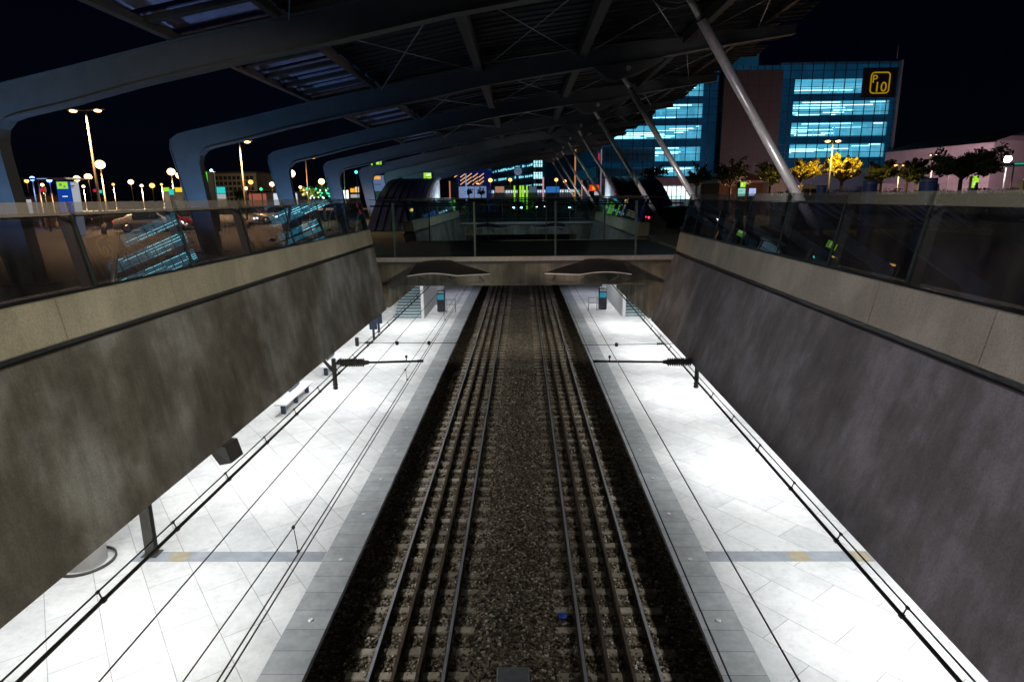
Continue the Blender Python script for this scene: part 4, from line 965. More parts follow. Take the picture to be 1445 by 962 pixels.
# ------------------------------------------------------------------ buildings
def mullions(t, x0, x1, y, z0, z1, dx, dz):
    m = MB(); n = max(1, round((x1-x0)/dx))
    for i in range(n+1): x = x0+(x1-x0)*i/n; m.box(x-.05, x+.05, y-.1, y+.02, z0, z1)
    k = max(1, round((z1-z0)/dz))
    for i in range(k+1): z = z0+(z1-z0)*i/k; m.box(x0, x1, y-.085, y+.015, z-.035, z+.035)
    m.build('mullion_grid', M['dark'], t)
def carpark(t, x0, x1, y, z0, z1, floors, lit, seed, name_top=True, depth=24):
    """curtain wall block: floors = list of (z sill, z head) openings ; lit = x range of openings"""
    r = random.Random(seed); lx0, lx1 = lit
    # solid body behind
    MB().box(x0, x1, y+depth, y+depth+.5, z0, z1).build('wall', M['bluegrey'], t)
    MB().box(x0, x1, y+.02, y+depth, z1-.3, z1).build('roof', M['bluegrey'], t)
    for xa, xb in ((x0, x0+.3), (x1-.3, x1)): MB().box(xa, xb, y+.02, y+depth, z0, z1-.303).build('side_wall', M['bluegrey'], t)
    zs_ = [z0]+[q for f in floors for q in f]+[z1-.31]
    for i in range(0, len(zs_), 2):
        if zs_[i+1]-zs_[i] > .05: MB().box(x0+.31, x1-.31, y+.25, y+.5, zs_[i], zs_[i+1]).build('spandrel', M['spandrel_top'] if i == len(zs_)-2 else M['spandrel'], t)
    for (a, c) in floors:
        if lx0-x0 > .5: MB().box(x0+.31, lx0, y+.25, y+.5, a+.003, c-.003).build('spandrel', M['spandrel'], t)
        if x1-lx1 > .5: MB().box(lx1, x1-.31, y+.25, y+.5, a+.003, c-.003).build('spandrel', M['spandrel'], t)
        MB().box(lx0, lx1, y+depth-.6, y+depth-.4, a, c+.5).build('lit_back_wall', M['interior'], t)
        MB().box(lx0, lx1, y+.51, y+depth-.6, c+.05, c+.25).build('lit_ceiling', M['interior'], t)
        MB().box(lx1-.25, lx1-.02, y+.52, y+depth-.62, a, c+.04).build('lit_side_wall', M['interior'], t)
        m = MB(); m2 = MB()
        for row in range(7):
            yy = y+1.2+row*3.1; x = lx0+r.uniform(.1, 2)
            while x < lx1-.4:
                ln = min(r.uniform(4, 13), lx1-x-.05); (m if r.random() < .6 else m2).box(x, x+ln, yy, yy+.1, c-.13, c-.04); x += ln+r.uniform(.2, 5.)
        for q in range(int((lx1-lx0)/3)):
            x = r.uniform(lx0+.3, lx1-.3); yy = y+r.uniform(1, 14); m2.box(x-.06, x+.06, yy, yy+.1, a, c)
        m.build('ceiling_lights', M['tube'], t); m2.build('dim_ceiling_lights', M['tube_dim'], t)
    MB().box(x0, x1, y-.01, y+.01, z0, z1).build('curtain_glass', M['curtain'], t)
    mullions(t, x0, x1, y, z0, z1, 1.62, 1.15)
YP = 100.
X = lambda u, v=200, Y=YP: at(u, v, Y).x
Zp = lambda v, u=1180, Y=YP: at(u, v, Y).z
xa, xb = X(1093), X(1259)
t = thing('car_park_building', ((xa+xb)/2, YP, G), 'blue lit glass car park block with the yellow P10 sign', 'building')
fl = [(Zp(222), Zp(202.5)), (Zp(192.5), Zp(172.5)), (Zp(162), Zp(142)), (Zp(131.5), Zp(110.5))][::1]
carpark(t, xa, xb, YP, Zp(237), Zp(87.5), fl, (X(1116), X(1251)), 11)
MB().box(xa, xb, YP+.4, YP+14, G, Zp(237)-.01).build('ground_storey', M['bluegrey'], t)
m = MB(); m.box(xb-.12, xb+.1, YP-.35, YP+24, Zp(237), Zp(86.6)); m.build('corner_fin', M['galv'], t)
MB().tube((xb-.2, YP+1, Zp(88)), (xb-.2, YP+1, Zp(62)), .07, 6).build('antenna', M['galv'], t)
sx0, sx1, sz0, sz1 = X(1215.5, 118), X(1263.5, 118), Zp(139), Zp(97)
sb = MB().box(sx0, sx1, YP-.32, YP-.14, sz0, sz1).build('sign_panel', simple('black_sign_panel', (.004, .004, .006), .5, bump=0), t)
yl = emit('lit_yellow_sign', (.75, .46, .0), .45, False)
bx0, bx1, bz0, bz1 = X(1227, 118), X(1253, 118), Zp(133), Zp(104)
m = MB(); rr = .45; cpt = []
for (cx_, cz_, a0) in ((bx1-rr, bz1-rr, 0), (bx0+rr, bz1-rr, 90), (bx0+rr, bz0+rr, 180), (bx1-rr, bz0+rr, 270)):
    for k in range(5): a = math.radians(a0+k*22.5); cpt.append((cx_+rr*math.cos(a), YP-.36, cz_+rr*math.sin(a)))
m.path(cpt+[cpt[0]], .085, 6); m.build('sign_border', yl, sb)
w = bx1-bx0
q1 = at(1234.6, 112.3, YP-.37); q2 = at(1242.2, 123.6, YP-.37)
lettering('P', 1.6, (q1.x, YP-.37, q1.z), yl, sb); lettering('10', 1.95, (q2.x, YP-.37, q2.z), yl, sb)

xc0, xc1 = X(1013), X(1093)-.05
t = thing('stair_tower', ((xc0+xc1)/2, YP-1.2, G), 'dark brown windowless tower between two blue lit car park blocks', 'building')
MB().box(xc0, xc1, YP-1.5, YP+12, G, Zp(100)).build('cladding', M['corecl'], t)
m = MB()
for k in range(1, 9): z = G+(Zp(100)-G)*k/9; m.box(xc0, xc1, YP-1.512, YP-1.502, z-.02, z+.02)
for k in range(1, 5): x = xc0+(xc1-xc0)*k/5; m.box(x-.02, x+.02, YP-1.515, YP-1.503, G, Zp(100))
m.build('panel_joints', M['post'], t)
MB().box(xc0+.1, xc1-.1, YP-1.3, YP+11.8, Zp(100)+.003, Zp(93.5)).build('parapet', M['spandrel'], t)
m = MB()
for k in range(8): x = xc0+(xc1-xc0)*(k+.5)/8; m.box(x-.05, x+.05, YP-1.36, YP-1.302, Zp(100), Zp(93))
m.build('parapet_posts', M['dark'], t)
MB().box(X(1010), X(1069), YP+2, YP+11, Zp(93.5), Zp(69)).build('plant_room', M['spandrel'], t)

xd0, xd1 = X(848.5), X(1013)-.05
t = thing('car_park_building', ((xd0+xd1)/2, YP, G), 'wide blue lit glass car park block behind the leaning struts', 'building')
fl = [(Zp(227.5, 940), Zp(207.5, 940)), (Zp(196.5, 940), Zp(177, 940)), (Zp(166.5, 940), Zp(146.5, 940)), (Zp(136, 940), Zp(117, 940))]
fl2 = [(Zp(249, 900), Zp(236, 900))]+fl
carpark(t, xd0, xd1, YP, Zp(250.5, 940), Zp(95, 940), fl2, (xd0+.4, X(990)), 23)
MB().box(xd0, xd1, YP-1.2, YP+10, Zp(262, 940), Zp(251, 940)).build('ground_fascia', simple('mauve_fascia', (.30, .22, .27), .6), t)
MB().box(xd0, xd1, YP+6, YP+10, G, Zp(262, 940)-.003).build('shop_back', M['white'], t)
MB().box(X(925), X(978), YP+.2, YP+.4, Zp(281, 950), Zp(263, 950)).build('shop_window', emit('lit_shop_window', (.72, 1., .97), 1.9, False), t)
m = MB()
for k in range(9): x = X(925)+(X(978)-X(925))*k/8; m.box(x-.06, x+.06, YP+.1, YP+.19, G, Zp(263, 950))
m.build('shop_frames', M['dark'], t)
m = MB()
for k in range(9): x = xd0+.5+(xd1-xd0-1)*k/8; m.box(x-.2, x+.2, YP+.5, YP+.9, G, Zp(262, 940)-.005)
m.build('pillars', M['bluegrey'], t)
# receding side wing : dark blue curtain wall going back from the corner
def slanted(name, label, A, Bp, zt, rows, seed, pitch, mat_band, strips):
    """facade between plan points A (near) and Bp (far)"""
    A = Vector((*A, 0)); Bp = Vector((*Bp, 0)); d = (Bp-A); L = d.length; d /= L; nrm = Vector((d.y, -d.x, 0))
    if nrm.dot(-A) < 0: nrm = -nrm
    ang = math.atan2(d.y, d.x); t = thing(name, (A.x, A.y, G), label, 'building'); r = random.Random(seed)
    def bx(m, s0, s1, o0, o1, z0, z1):
        q = [A+d*s0+nrm*o0, A+d*s1+nrm*o0, A+d*s1+nrm*o1, A+d*s0+nrm*o1]; return m.hexa([(p.x, p.y, z0) for p in q], (0, 0, z1-z0))
    bx(MB(), 0, L, -9, -1.0, G, zt).build('wall', M['bluegrey'], t)
    for (a, c, mb) in rows: bx(MB(), .1, L-.1, -.99, -.7, a, c).build('spandrel', mb, t)
    for (a, c, frac) in strips:
        bx(MB(), .1, L-.1, -.98, -.9, a, c).build('lit_back_wall', M['interior_far'], t)
        m = MB(); s = .3
        while s < L-1:
            ln = r.uniform(.6, 2.2)
            if r.random() < frac: bx(m, s, min(s+ln, L-.2), -.88, -.78, a+(c-a)*r.uniform(.1, .3), a+(c-a)*r.uniform(.5, .9))
            s += ln+r.uniform(.1, .7)
        if m.v: m.build('lit_windows', M['tube_dim'] if frac < .7 else emit('office_light', (.5, .92, 1.), 1.5, False), t)
    bx(MB(), 0, L, -.02, 0, G+.5, zt).build('curtain_glass', M['curtain'], t)
    m = MB(); n = int(L/1.6)
    for i in range(n+1): bx(m, L*i/n-.04, L*i/n+.04, .002, .07, G+.5, zt)
    m.build('mullion_grid', M['dark'], t)
    return t, bx
za = Zp(201, 848)
slanted('glass_wing', 'dark blue glass wing receding behind the farthest struts', (X(847)-.4, YP+.4), (at(770, 250, 185).x, 185), za,
        [(za-3.0, za-.2, M['spandrel']), (za-6.4, za-5.2, M['spandrel'])], 5, 1.6, None, [(za-5.0, za-3.2, .0), (G+2.6, za-6.6, .22)])
zt = at(760, 208, 128).z
fls = []
for k in range(4): b_ = zt-2.6-k*2.15; fls.append((b_-.75, b_, .75))
t, bx = slanted('office_building', 'dark glass office block with slanting rows of lit windows behind the clock', (at(752, 250, 129).x, 129), (at(688, 250, 172).x, 172), zt, [(q[1]+.02, q[1]+1.38, M['barrel']) for q in fls], 8, 1.6, None, fls)
xq0, xq1 = at(752.5, 250, 129).x, at(766, 250, 129).x
t = thing('stair_tower', ((xq0+xq1)/2, 129, G), 'narrow glass stair tower with stacked bright landings right of the clock', 'building')
MB().box(xq0, xq1, 129.6, 133, G, zt+.4).build('wall', M['bluegrey'], t)
for k in range(4): z = zt-2.4-k*2.25; MB().box(xq0+.1, xq1-.1, 129.3, 129.55, z-1.25, z).build('lit_landing', emit('landing_light', (.45, .92, 1.), 1.1+.5*(k % 2), False), t)
m = MB()
for k in range(5): x = xq0+(xq1-xq0)*k/4; m.box(x-.05, x+.05, 129., 129.2, G, zt+.4)
for k in range(12): z = zt-k*1.0; m.box(xq0, xq1, 129.03, 129.23, z-.04, z+.04)
m.build('frame_grid', M['dark'], t)
# concourse frontage below the office block : low lit glass hall across the far road
t = thing('station_hall', (0, 118, G), 'long low lit glass hall across the far road', 'building')
xh0, xh1 = at(688, 265, 118).x, at(812, 265, 118).x
MB().box(xh0, xh1, 119, 126, G, at(740, 262, 118).z).build('wall', simple('mauve_wall', (.30, .24, .26), .6), t)
MB().box(xh0, xh1, 118.4, 118.9, at(740, 272, 118).z, at(740, 268.5, 118).z).build('lit_window_band', emit('hall_light', (.65, .85, 1.), .9, False), t)
MB().box(xh0, xh1, 118.2, 119, at(740, 267.5, 118).z, at(740, 264.5, 118).z).build('fascia', M['bluegrey'], t)
m = MB()
for k in range(40): x = xh0+(xh1-xh0)*k/39; m.box(x-.05, x+.05, 118.25, 118.38, G, at(740, 268, 118).z)
m.build('window_frames', M['dark'], t)
for i, (u0, u1) in enumerate(((725, 727), (733, 735.5), (736.5, 739.5), (742.5, 744.5))):
    a, c = at(u0, 271, 112), at(u1, 262, 112)
    tag(MB().bevbox(a.x, c.x, 111.9, 112.1, G, c.z, .03).build('lit_banner', lime_e), 'yellow green lit banner below the clock, %s of four' % ['leftmost', 'second', 'third', 'rightmost'][i], 'banner', 'yellow green banners below the clock')
for i, (u, w_, c_, lab) in enumerate(((705, 14, (.8, .4, .25), 'dim orange lit stall front left of the clock post'), (780, 20, (.05, .3, .9), 'blue lit stall front under the receding glass wing'), (752, 12, (.12, .2, .3), 'grey blue stall front right of the banners'))):
    a, c = at(u-w_/2, 272, 114), at(u+w_/2, 262, 114); t = thing('stall', ((a.x+c.x)/2, 114, G), lab, 'stall')
    MB().bevbox(a.x, c.x, 114, 116, G, c.z, .05).build('body', M['bluegrey'], t); MB().box(a.x+.1, c.x-.1, 113.97, 113.995, a.z, c.z-.15).build('window', emit('stall_light', c_, .45, False), t)
# blue hall with orange diagonal lights
a, c = at(644, 262, 104), at(688, 233, 104)
t = thing('blue_hall', ((a.x+c.x)/2, 104, G), 'dark blue lit hall with rows of slanting orange lights', 'building')
MB().box(a.x, c.x, 104, 116, G, c.z).build('wall', backlit('deep_blue_lit_wall', (.004, .012, .13), .55, .15), t)
m = MB()
for row in range(3):
    for k in range(6):
        p = at(641+k*8.6, 258-row*5.2, 104); x = p.x; z = p.z
        if x+.9 < c.x and x > a.x-.3: m.tube((x, 103.94, z-.3), (x+.85, 103.94, z+.3), .07, 5)
m.build('slanting_light', emit('orange_tube', (1., .5, .12), 1.0, False), t)
a, c = at(647, 280, 100), at(687, 262, 100)
t = thing('screen_wall', ((a.x+c.x)/2, 100, G), 'pale blue lit wall below the dark blue hall', 'wall')
MB().box(a.x, c.x, 100, 100.4, G, c.z).build('panel', M['bluegrey'], t); MB().box(a.x+.1, c.x-.1, 99.97, 99.995, a.z, c.z-.1).build('lit_face', backlit('pale_blue_lit_face', (.30, .42, .78), .6, .3), t)
# hotel on the left
YH = 112.
a, c = at(302, 280, YH), at(361, 244.5, YH); xh0, xh1, zt = a.x, c.x, c.z
t = thing('hotel_building', ((xh0+xh1)/2, YH, G), 'dim brown building with rows of small windows, framed by the second frame', 'building')
MB().box(xh0, xh1, YH, YH+14, G, zt).build('wall', M['hotel'], t)
MB().box(xh0-.2, xh1+.2, YH-.2, YH+14, zt+.003, zt+.3).build('roof', M['darkroof'], t)
for rw in range(5):
    for k in range(9):
        x = xh0+.45+(xh1-xh0-.9)*(k+.5)/9; z = zt-.75-rw*.92
        f = MB().box(x-.28, x+.28, YH-.03, YH-.003, z-.3, z+.3).build('window', M['hglass'], t)
light('POINT', at(330, 262, YH-9), 700, (1., .75, .45), shadow_soft_size=.5)
a, c = at(318, 281, 90), at(392, 270.5, 90)
t = thing('low_building', ((a.x+c.x)/2, 90, G), 'low white and red lit building left of the third frame', 'building')
MB().box(a.x, c.x, 98, 104, G, c.z).build('wall', M['white'], t)
for f0, f1, mt in ((0, .35, emit('lit_salmon_wall', (.55, .16, .10), .55, False)), (.5, .98, emit('lit_white_wall', (.75, .8, .9), .9, False))):
    MB().box(a.x+(c.x-a.x)*f0, a.x+(c.x-a.x)*f1, 97.9, 97.99, G+.3, c.z-.2).build('lit_front', mt, t)
MB().box(a.x-.3, c.x+.3, 97.6, 104.3, c.z+.003, c.z+.2).build('roof', M['darkroof'], t)
# bus stop roof on the far left
a, c = at(28, 253.5, 48), at(92, 250.5, 48)
t = thing('bus_shelter', ((a.x+c.x)/2, 48, G), 'flat dark bus shelter roof with blue lit edge at the far left', 'bus shelter')
MB().bevbox(a.x, c.x, 48, 51, a.z, c.z, .04).build('roof', M['dark'], t)
MB().box(a.x+(c.x-a.x)*.38, a.x+(c.x-a.x)*.6, 47.96, 47.99, a.z+.03, c.z-.05).build('edge_light', emit('blue_white_strip', (.4, .55, 1.), .9, False), t)
for s in (.06, .5, .94): MB().tube((a.x+(c.x-a.x)*s, 49.5, G), (a.x+(c.x-a.x)*s, 49.5, a.z), .06, 8).build('post', M['galv'], t)
a, c = at(30, 281, 55), at(57, 273, 55)
t = thing('ticket_hut', ((a.x+c.x)/2, 55, G), 'low brown hut with a flat blue roof at the far left', 'hut')
MB().box(a.x, c.x, 55, 58, G, c.z-.2).build('wall', M['kioskbrown'], t); MB().bevbox(a.x-.4, c.x, 54.6, 58.4, c.z-.197, c.z, .03).build('roof', M['dark'], t)
MB().box(a.x+.1, c.x-.9, 54.96, 54.99, G+.9, c.z-.5).build('window', white_p, t)
for (u, v, Y, e_, lab) in ((62, 268, 46, red_e, 'red signal light by the brown hut'), (135, 269, 60, red_e, 'red signal light right of the white totem'), (143.5, 270.5, 58, cyan_e, 'small teal signal at the foot of the tall double lamp'), (369, 267, 70, emit('green_light', (.02, .9, .25), 3., False), 'green signal light left of the third frame'), (299, 241, 62, emit('cyan_point', (.3, .9, 1.), 5., False), 'small cyan light above the dark totem'), (503, 243, 66, emit('teal_point', (.05, .8, .9), 4., False), 'small teal light under the fifth frame')):
    p = at(u, v, Y); t = thing('signal_light', (p.x, Y, G), lab, 'signal'); MB().tube((p.x, Y, G), (p.x, Y, p.z+.25), .05, 6).build('post', M['dark'], t)
    MB().bevbox(p.x-.16, p.x+.16, Y-.12, Y+.05, p.z-.22, p.z+.22, .03).build('housing', M['post'], t); MB().ball((p.x, Y-.13, p.z), .15, 8).build('lens', e_, t)
# pale hall at the right
A = at(1250, 215, 96); Bq = at(1404, 200, 79)
def hall():
    t = thing('pale_hall', (A.x, A.y, G), 'long pale pinkish hall with a dark pitched roof at the right', 'building')
    n = Vector((-(Bq.y-A.y), Bq.x-A.x, 0)).normalized(); h = A.z; dep = 14
    def P(f, o, z): q = A+(Bq-A)*f+n*o; return (q.x, q.y, z)
    m = MB(); m.prism([P(0, 0, G), P(1, 0, G), P(1, dep, G), P(0, dep, G)], (0, 0, h-G)); m.build('wall', M['pink'], t)
    m = MB(); rz = h+1.9
    m.add([P(-.01, -.4, h+.003), P(.985, -.4, h+.003), P(.985, dep/2, rz), P(-.01, dep/2, rz), P(-.01, dep+.4, h+.003), P(.985, dep+.4, h+.003)], [(0, 1, 2, 3), (3, 2, 5, 4), (0, 3, 4), (1, 5, 2), (0, 4, 5, 1)]); m.build('roof', M['darkroof'], t)
    m = MB(); g = P(1, 0, 0); e = at(1434, 222, 80)
    m.prism([(g[0]+.02, g[1]-.3, G), (e.x, e.y, G), (e.x, e.y, h-.9), ((g[0]+e.x)/2+.5, (g[1]+e.y)/2, h+.75), (g[0]+.02, g[1]-.3, h+.15)], (n.x*dep, n.y*dep, 0)); m.build('gable_wing', M['pink'], t)
    for f0, f1, z0, z1 in ((.42, .46, -.2, 1.0), (.468, .51, -.2, 1.0), (.53, .59, -.1, 1.1), (.02, .05, -.2, .8), (.06, .09, -.2, .8), (.1, .12, -.2, .8)):
        m = MB(); m.prism([P(f0, -.03, z0), P(f1, -.03, z0), P(f1, -.03, z1), P(f0, -.03, z1)], (n.x*.025, n.y*.025, 0)); m.build('window', M['hglass'], t)
    m = MB(); m.prism([P(.0, -2.5, G), P(.17, -2.5, G), P(.17, -.02, G), P(.0, -.02, G)], (0, 0, 3.4)); m.build('porch', M['pink'], t)
    m = MB()
    for k in range(1, 5): m.prism([P(0, -.012, G+(h-G)*k/5), P(1, -.012, G+(h-G)*k/5), P(1, -.003, G+(h-G)*k/5), P(0, -.003, G+(h-G)*k/5)], (0, 0, .04))
    m.build('panel_joint', M['galv'], t)
hall()
light('POINT', at(1330, 235, 70), 3600, (1., .62, .66), shadow_soft_size=.5)  # added lights without fixtures, here and below, brighten the pale hall
light('POINT', at(1262, 240, 78), 1700, (.95, .62, .66), shadow_soft_size=.5)
light('POINT', at(1410, 240, 66), 1300, (.95, .62, .75), shadow_soft_size=.5)
a, c = at(1425, 270, 52), at(1475, 224, 52)
t = thing('glass_pavilion', ((a.x+c.x)/2, 52, G), 'white lit glass pavilion with a green roof edge at the right border', 'building')
MB().box(a.x+2.6, c.x, 53, 54.5, G, c.z-1.6).build('wall', M['white'], t); MB().box(a.x+2.7, c.x, 52.9, 52.98, G+.6, c.z-2.).build('lit_window', emit('pavilion_light', (.75, 1., .92), .8, False), t)
MB().bevbox(a.x, c.x, 52, 59, c.z-.5, c.z-.25, .04).build('roof', M['dark'], t); MB().box(a.x, c.x, 51.95, 51.995, c.z-.42, c.z-.3).build('edge_light', emit('green_edge', (.02, .45, .28), .7, False), t)
for k in range(4): MB().tube((a.x+.3+k*1., 52.4, G), (a.x+.3+k*1., 52.4, c.z-.5), .05, 8).build('post', M['galv'], t)
# brown hipped house and its annex
a, c = at(1012, 281, 72), at(1083, 236, 72); ez = at(1050, 256, 72).z
t = thing('house', ((a.x+c.x)/2, 74, G), 'small brown house with a hipped roof and white eaves behind the trees', 'house')
MB().box(a.x+.3, c.x-.3, 72.4, 80, G, ez-.15).build('wall', M['kioskbrown'], t); MB().box(a.x, c.x, 72, 80.4, ez-.147, ez+.08).build('eaves', M['pink'], t)
cx_ = (a.x+c.x)/2; m = MB(); m.add([(a.x, 72, ez+.083), (c.x, 72, ez+.083), (c.x, 80.4, ez+.083), (a.x, 80.4, ez+.083), (cx_-.6, 76, c.z+.2), (cx_+.6, 76, c.z+.2)], [(0, 1, 5, 4), (1, 2, 5), (2, 3, 4, 5), (3, 0, 4), (3, 2, 1, 0)]); m.build('roof', M['kioskbrown'], t)
a, c = at(1086, 281, 70), at(1113, 252, 70)
t = thing('kiosk', ((a.x+c.x)/2, 71, G), 'pale brown kiosk with a rounded roof right of the brown house', 'kiosk')
MB().box(a.x+.1, c.x-.1, 70.2, 74, G, c.z-1.0).build('wall', M['pink'], t); cx_ = (a.x+c.x)/2; hw = (c.x-a.x)/2
m = MB(); m.prism([(cx_+hw*math.cos(math.pi*k/12), 70, c.z-.99+.95*math.sin(math.pi*k/12)) for k in range(13)], (0, 4.2, 0)); m.build('roof', M['pink'], t)
light('POINT', at(1050, 262, 64), 330, (1., .55, .35), shadow_soft_size=.4); light('POINT', at(1098, 262, 64), 160, (1., .7, .5), shadow_soft_size=.4)

# ------------------------------------------------------------------ cars
head_e = emit('car_headlight', (.85, .95, 1.), 30., False); tail_e = emit('car_tail_light', (1., .02, .06), 7., False)
def car_proto(paint):
    t = thing('parked_car', (0, 0, 0), '', 'car', 'cars around the station')
    st = [(-2.1, .38, .70, .72, .72), (-2.02, .25, .86, .90, .84), (-1.5, .22, .93, 1.02, .87), (-1.0, .22, .95, 1.40, .88), (-.2, .22, .95, 1.47, .88), (.45, .22, .94, 1.42, .88), (1.05, .22, .90, .98, .87), (1.7, .24, .78, .80, .84), (2.02, .28, .66, .67, .76), (2.1, .4, .58, .585, .66)]
    m = MB(); v = []
    for x, zl, zb, zt, w in st:
        wt = w*.74 if zt-zb > .2 else w*.95
        v += [(x, -w*.9, zl), (x, -w, (zl+zb)/2), (x, -w*.985, zb), (x, -wt, zt-.02), (x, -wt*.8, zt), (x, wt*.8, zt), (x, wt, zt-.02), (x, w*.985, zb), (x, w, (zl+zb)/2), (x, w*.9, zl)]
    f = []; n = 10
    for k in range(len(st)-1):
        for i in range(n): f.append((k*n+i, k*n+(i+1) % n, (k+1)*n+(i+1) % n, (k+1)*n+i))
    f += [tuple(range(n-1, -1, -1)), tuple(range((len(st)-1)*n, len(st)*n))]
    m.add(v, f, True); m.build('body', paint, t, world=False)
    for s in (-1, 1):
        m = MB(); m.add([(-.95, s*.872, .99), (.85, s*.872, .97), (.42, s*.70, 1.36), (-.92, s*.70, 1.35)], [(0, 1, 2, 3)]); m.v = [(x, y+s*.012, z) for x, y, z in m.v]
        m.hexa([(-.95, s*.885, .99), (.85, s*.885, .97), (.42, s*.715, 1.36), (-.92, s*.715, 1.35)], (0, s*.006, 0)); m.build('side_window', M['hglass'], t, world=False)
    m = MB(); m.hexa([(1.06, -.72, .985), (1.06, .72, .985), (.5, .58, 1.41), (.5, -.58, 1.41)], (.02, 0, .012)); m.build('windscreen', M['hglass'], t, world=False)
    m = MB(); m.hexa([(-1.5, -.7, 1.03), (-1.5, .7, 1.03), (-1.05, .58, 1.38), (-1.05, -.58, 1.38)], (-.02, 0, .012)); m.build('rear_window', M['hglass'], t, world=False)
    for x in (-1.3, 1.3):
        for s in (-1, 1):
            w = MB().lathe([(.22, -.1), (.31, -.1), (.33, -.06), (.33, .06), (.31, .1), (.22, .1)], (x, s*.80, .33), 18, 'y').build('wheel', M['tyre'], t, world=False)
            MB().lathe([(.04, -.105), (.21, -.102), (.21, .102), (.04, .105)], (x, s*.80, .33), 12, 'y').build('rim', M['rim'], w, world=False)
    for s in (-1, 1):
        MB().bevbox(2.02, 2.12, s*.55-.13, s*.55+.13, .56, .66, .02).build('headlight', head_e, t, world=False)
        MB().bevbox(-2.13, -2.05, s*.6-.11, s*.6+.11, .72, .84, .02).build('taillight', tail_e, t, world=False)
    return t
paints = [simple('white_car_paint', (.6, .6, .6), .25, var=.03, bump=0), simple('dark_car_paint', (.03, .03, .035), .25, var=.05, bump=0), simple('silver_car_paint', (.35, .36, .38), .25, .5, var=.03, bump=0), simple('red_car_paint', (.3, .02, .03), .25, var=.05, bump=0)]
protos = [None]*4
cars = [(205, 44, 30, 0, 'white car in the car park, left of the second frame'), (228, 46, 30, 3, 'red car right of the white one in the car park'), (262, 48, 25, 2, 'silver car parked beneath the bright globe lamps'),
        (172, 50, 20, 1, 'dark car below the lone globe lamp'), (320, 52, 10, 0, 'white car in front of the teal shelter panel'), (352, 56, 15, 2, 'silver car below the brown building'), (395, 58, 200, 1, 'dark car behind the third frame'),
        (607, 52, 100, 2, 'silver car with tail lights beside the left vaulted entrance'), (627, 76, 265, 0, 'white car with headlights left of the pale blue wall'), (645, 88, 262, 1, 'dark car with headlights before the pale blue wall'),
        (731, 94, 268, 0, 'white car with headlights below the clock'), (712, 110, 90, 3, 'red car driving away below the office block'), (760, 100, 275, 2, 'silver car with headlights right of the clock post'), (811, 90, 262, 0, 'white car with headlights by the orange mast'), (836, 80, 264, 1, 'dark car with headlights behind the right vaulted entrance'),
        (962, 40, 0, 1, 'dark car in front of the bright shop window'), (1208, 66, 0, 1, 'dark car under the yellow trees'), (1288, 70, 5, 0, 'white car with red tail lights before the pale hall'), (1392, 56, 175, 3, 'red car behind the yellow green sign'), (1330, 64, 0, 1, 'dark car under the large dark tree')]
for u, Y, rz, pi, lab in cars:
    first = protos[pi] is None
    if first: protos[pi] = car_proto(paints[pi])
    o = protos[pi] if first else copy_tree(protos[pi])
    x = at(u, 278, Y).x; o.location = (x, Y, G+.005); o.rotation_euler.z = math.radians(rz); o['label'] = lab
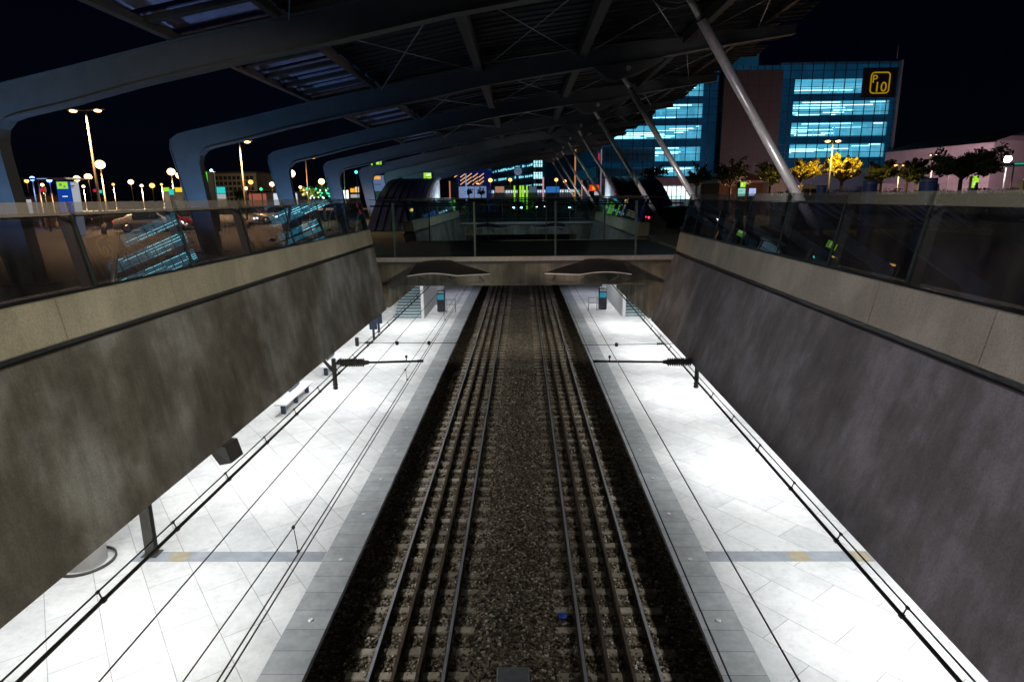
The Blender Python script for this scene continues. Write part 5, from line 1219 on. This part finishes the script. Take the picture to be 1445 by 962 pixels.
# minibus under the yellow trees
a, c = at(1130, 281, 62), at(1168, 261, 62)
t = thing('minibus', ((a.x+c.x)/2, 62, G), 'white minibus parked under the yellow trees', 'minibus')
x0, x1, zt = a.x, c.x, c.z
m = MB(); m.prism([(x0, 62, G+.35), (x1, 62, G+.35), (x1+.02, 62, G+1.1), (x1-.5, 62, G+1.35), (x1-.95, 62, zt-.05), (x1-1.2, 62, zt), (x0+.15, 62, zt), (x0, 62, zt-.2)], (0, 2., 0)); m.build('body', M['white'], t)
for k in range(3): xx = x0+.25+k*.62; MB().bevbox(xx, xx+.52, 61.975, 61.995, G+1.25, zt-.35, .008).build('side_window', M['hglass'], t)
for xx in (x0+.55, x1-.6): w = MB().lathe([(.2, -.1), (.33, -.1), (.33, .1), (.2, .1)], (xx, 62.08, G+.34), 16, 'y').build('wheel', M['tyre'], t); MB().lathe([(.03, -.105), (.19, -.102), (.19, .1), (.03, .1)], (xx, 62.08, G+.34), 12, 'y').build('rim', M['rim'], w)
MB().box(x0-.02, x0+.0, 62.2, 62.5, G+.8, G+1.1).build('taillight', tail_e, t)

# ------------------------------------------------------------------ sky and light
SUN_EL, SUN_ROT = 38., 150.
w = bpy.data.worlds.new('World'); scene.world = w; w.use_nodes = True; nt = w.node_tree
sky = nt.nodes.new('ShaderNodeTexSky'); sky.sky_type = 'NISHITA'; sky.sun_disc = False; sky.sun_elevation = math.radians(SUN_EL); sky.sun_rotation = math.radians(SUN_ROT)
bg = nt.nodes['Background']; bg.inputs['Strength'].default_value = .0005; tint = nt.nodes.new('ShaderNodeMix'); tint.data_type = 'RGBA'; tint.blend_type = 'MULTIPLY'; tint.inputs[0].default_value = 1.; tint.inputs[7].default_value = (.30, .36, 1., 1)
nt.links.new(sky.outputs[0], tint.inputs[6]); nt.links.new(tint.outputs[2], bg.inputs['Color'])
s = light('SUN', (0, 0, 30), .004, (.8, .88, 1.), angle=math.radians(.5)); s.name = 'night_fill'  # weak sun lamp added for faint ambient light
el, ro = math.radians(SUN_EL), math.radians(SUN_ROT)
dirv = Vector((math.sin(ro)*math.cos(el), math.cos(ro)*math.cos(el), math.sin(el))); s.rotation_euler = (-dirv).to_track_quat('-Z', 'Y').to_euler()

scene.render.engine = 'CYCLES'; cy = scene.cycles
cy.use_denoising = True; cy.max_bounces = 8; cy.diffuse_bounces = 4; cy.glossy_bounces = 4; cy.transparent_max_bounces = 24; cy.transmission_bounces = 4
cy.sample_clamp_indirect = 2.5; cy.sample_clamp_direct = 0; cy.caustics_reflective = False; cy.caustics_refractive = False; cy.use_light_tree = True; cy.blur_glossy = .3
vs_ = scene.view_settings; vs_.view_transform = 'Standard'; vs_.look = 'None'; vs_.exposure = 0.; vs_.gamma = 1.; vs_.use_curve_mapping = False
scene.render.resolution_x, scene.render.resolution_y = 1024, 681
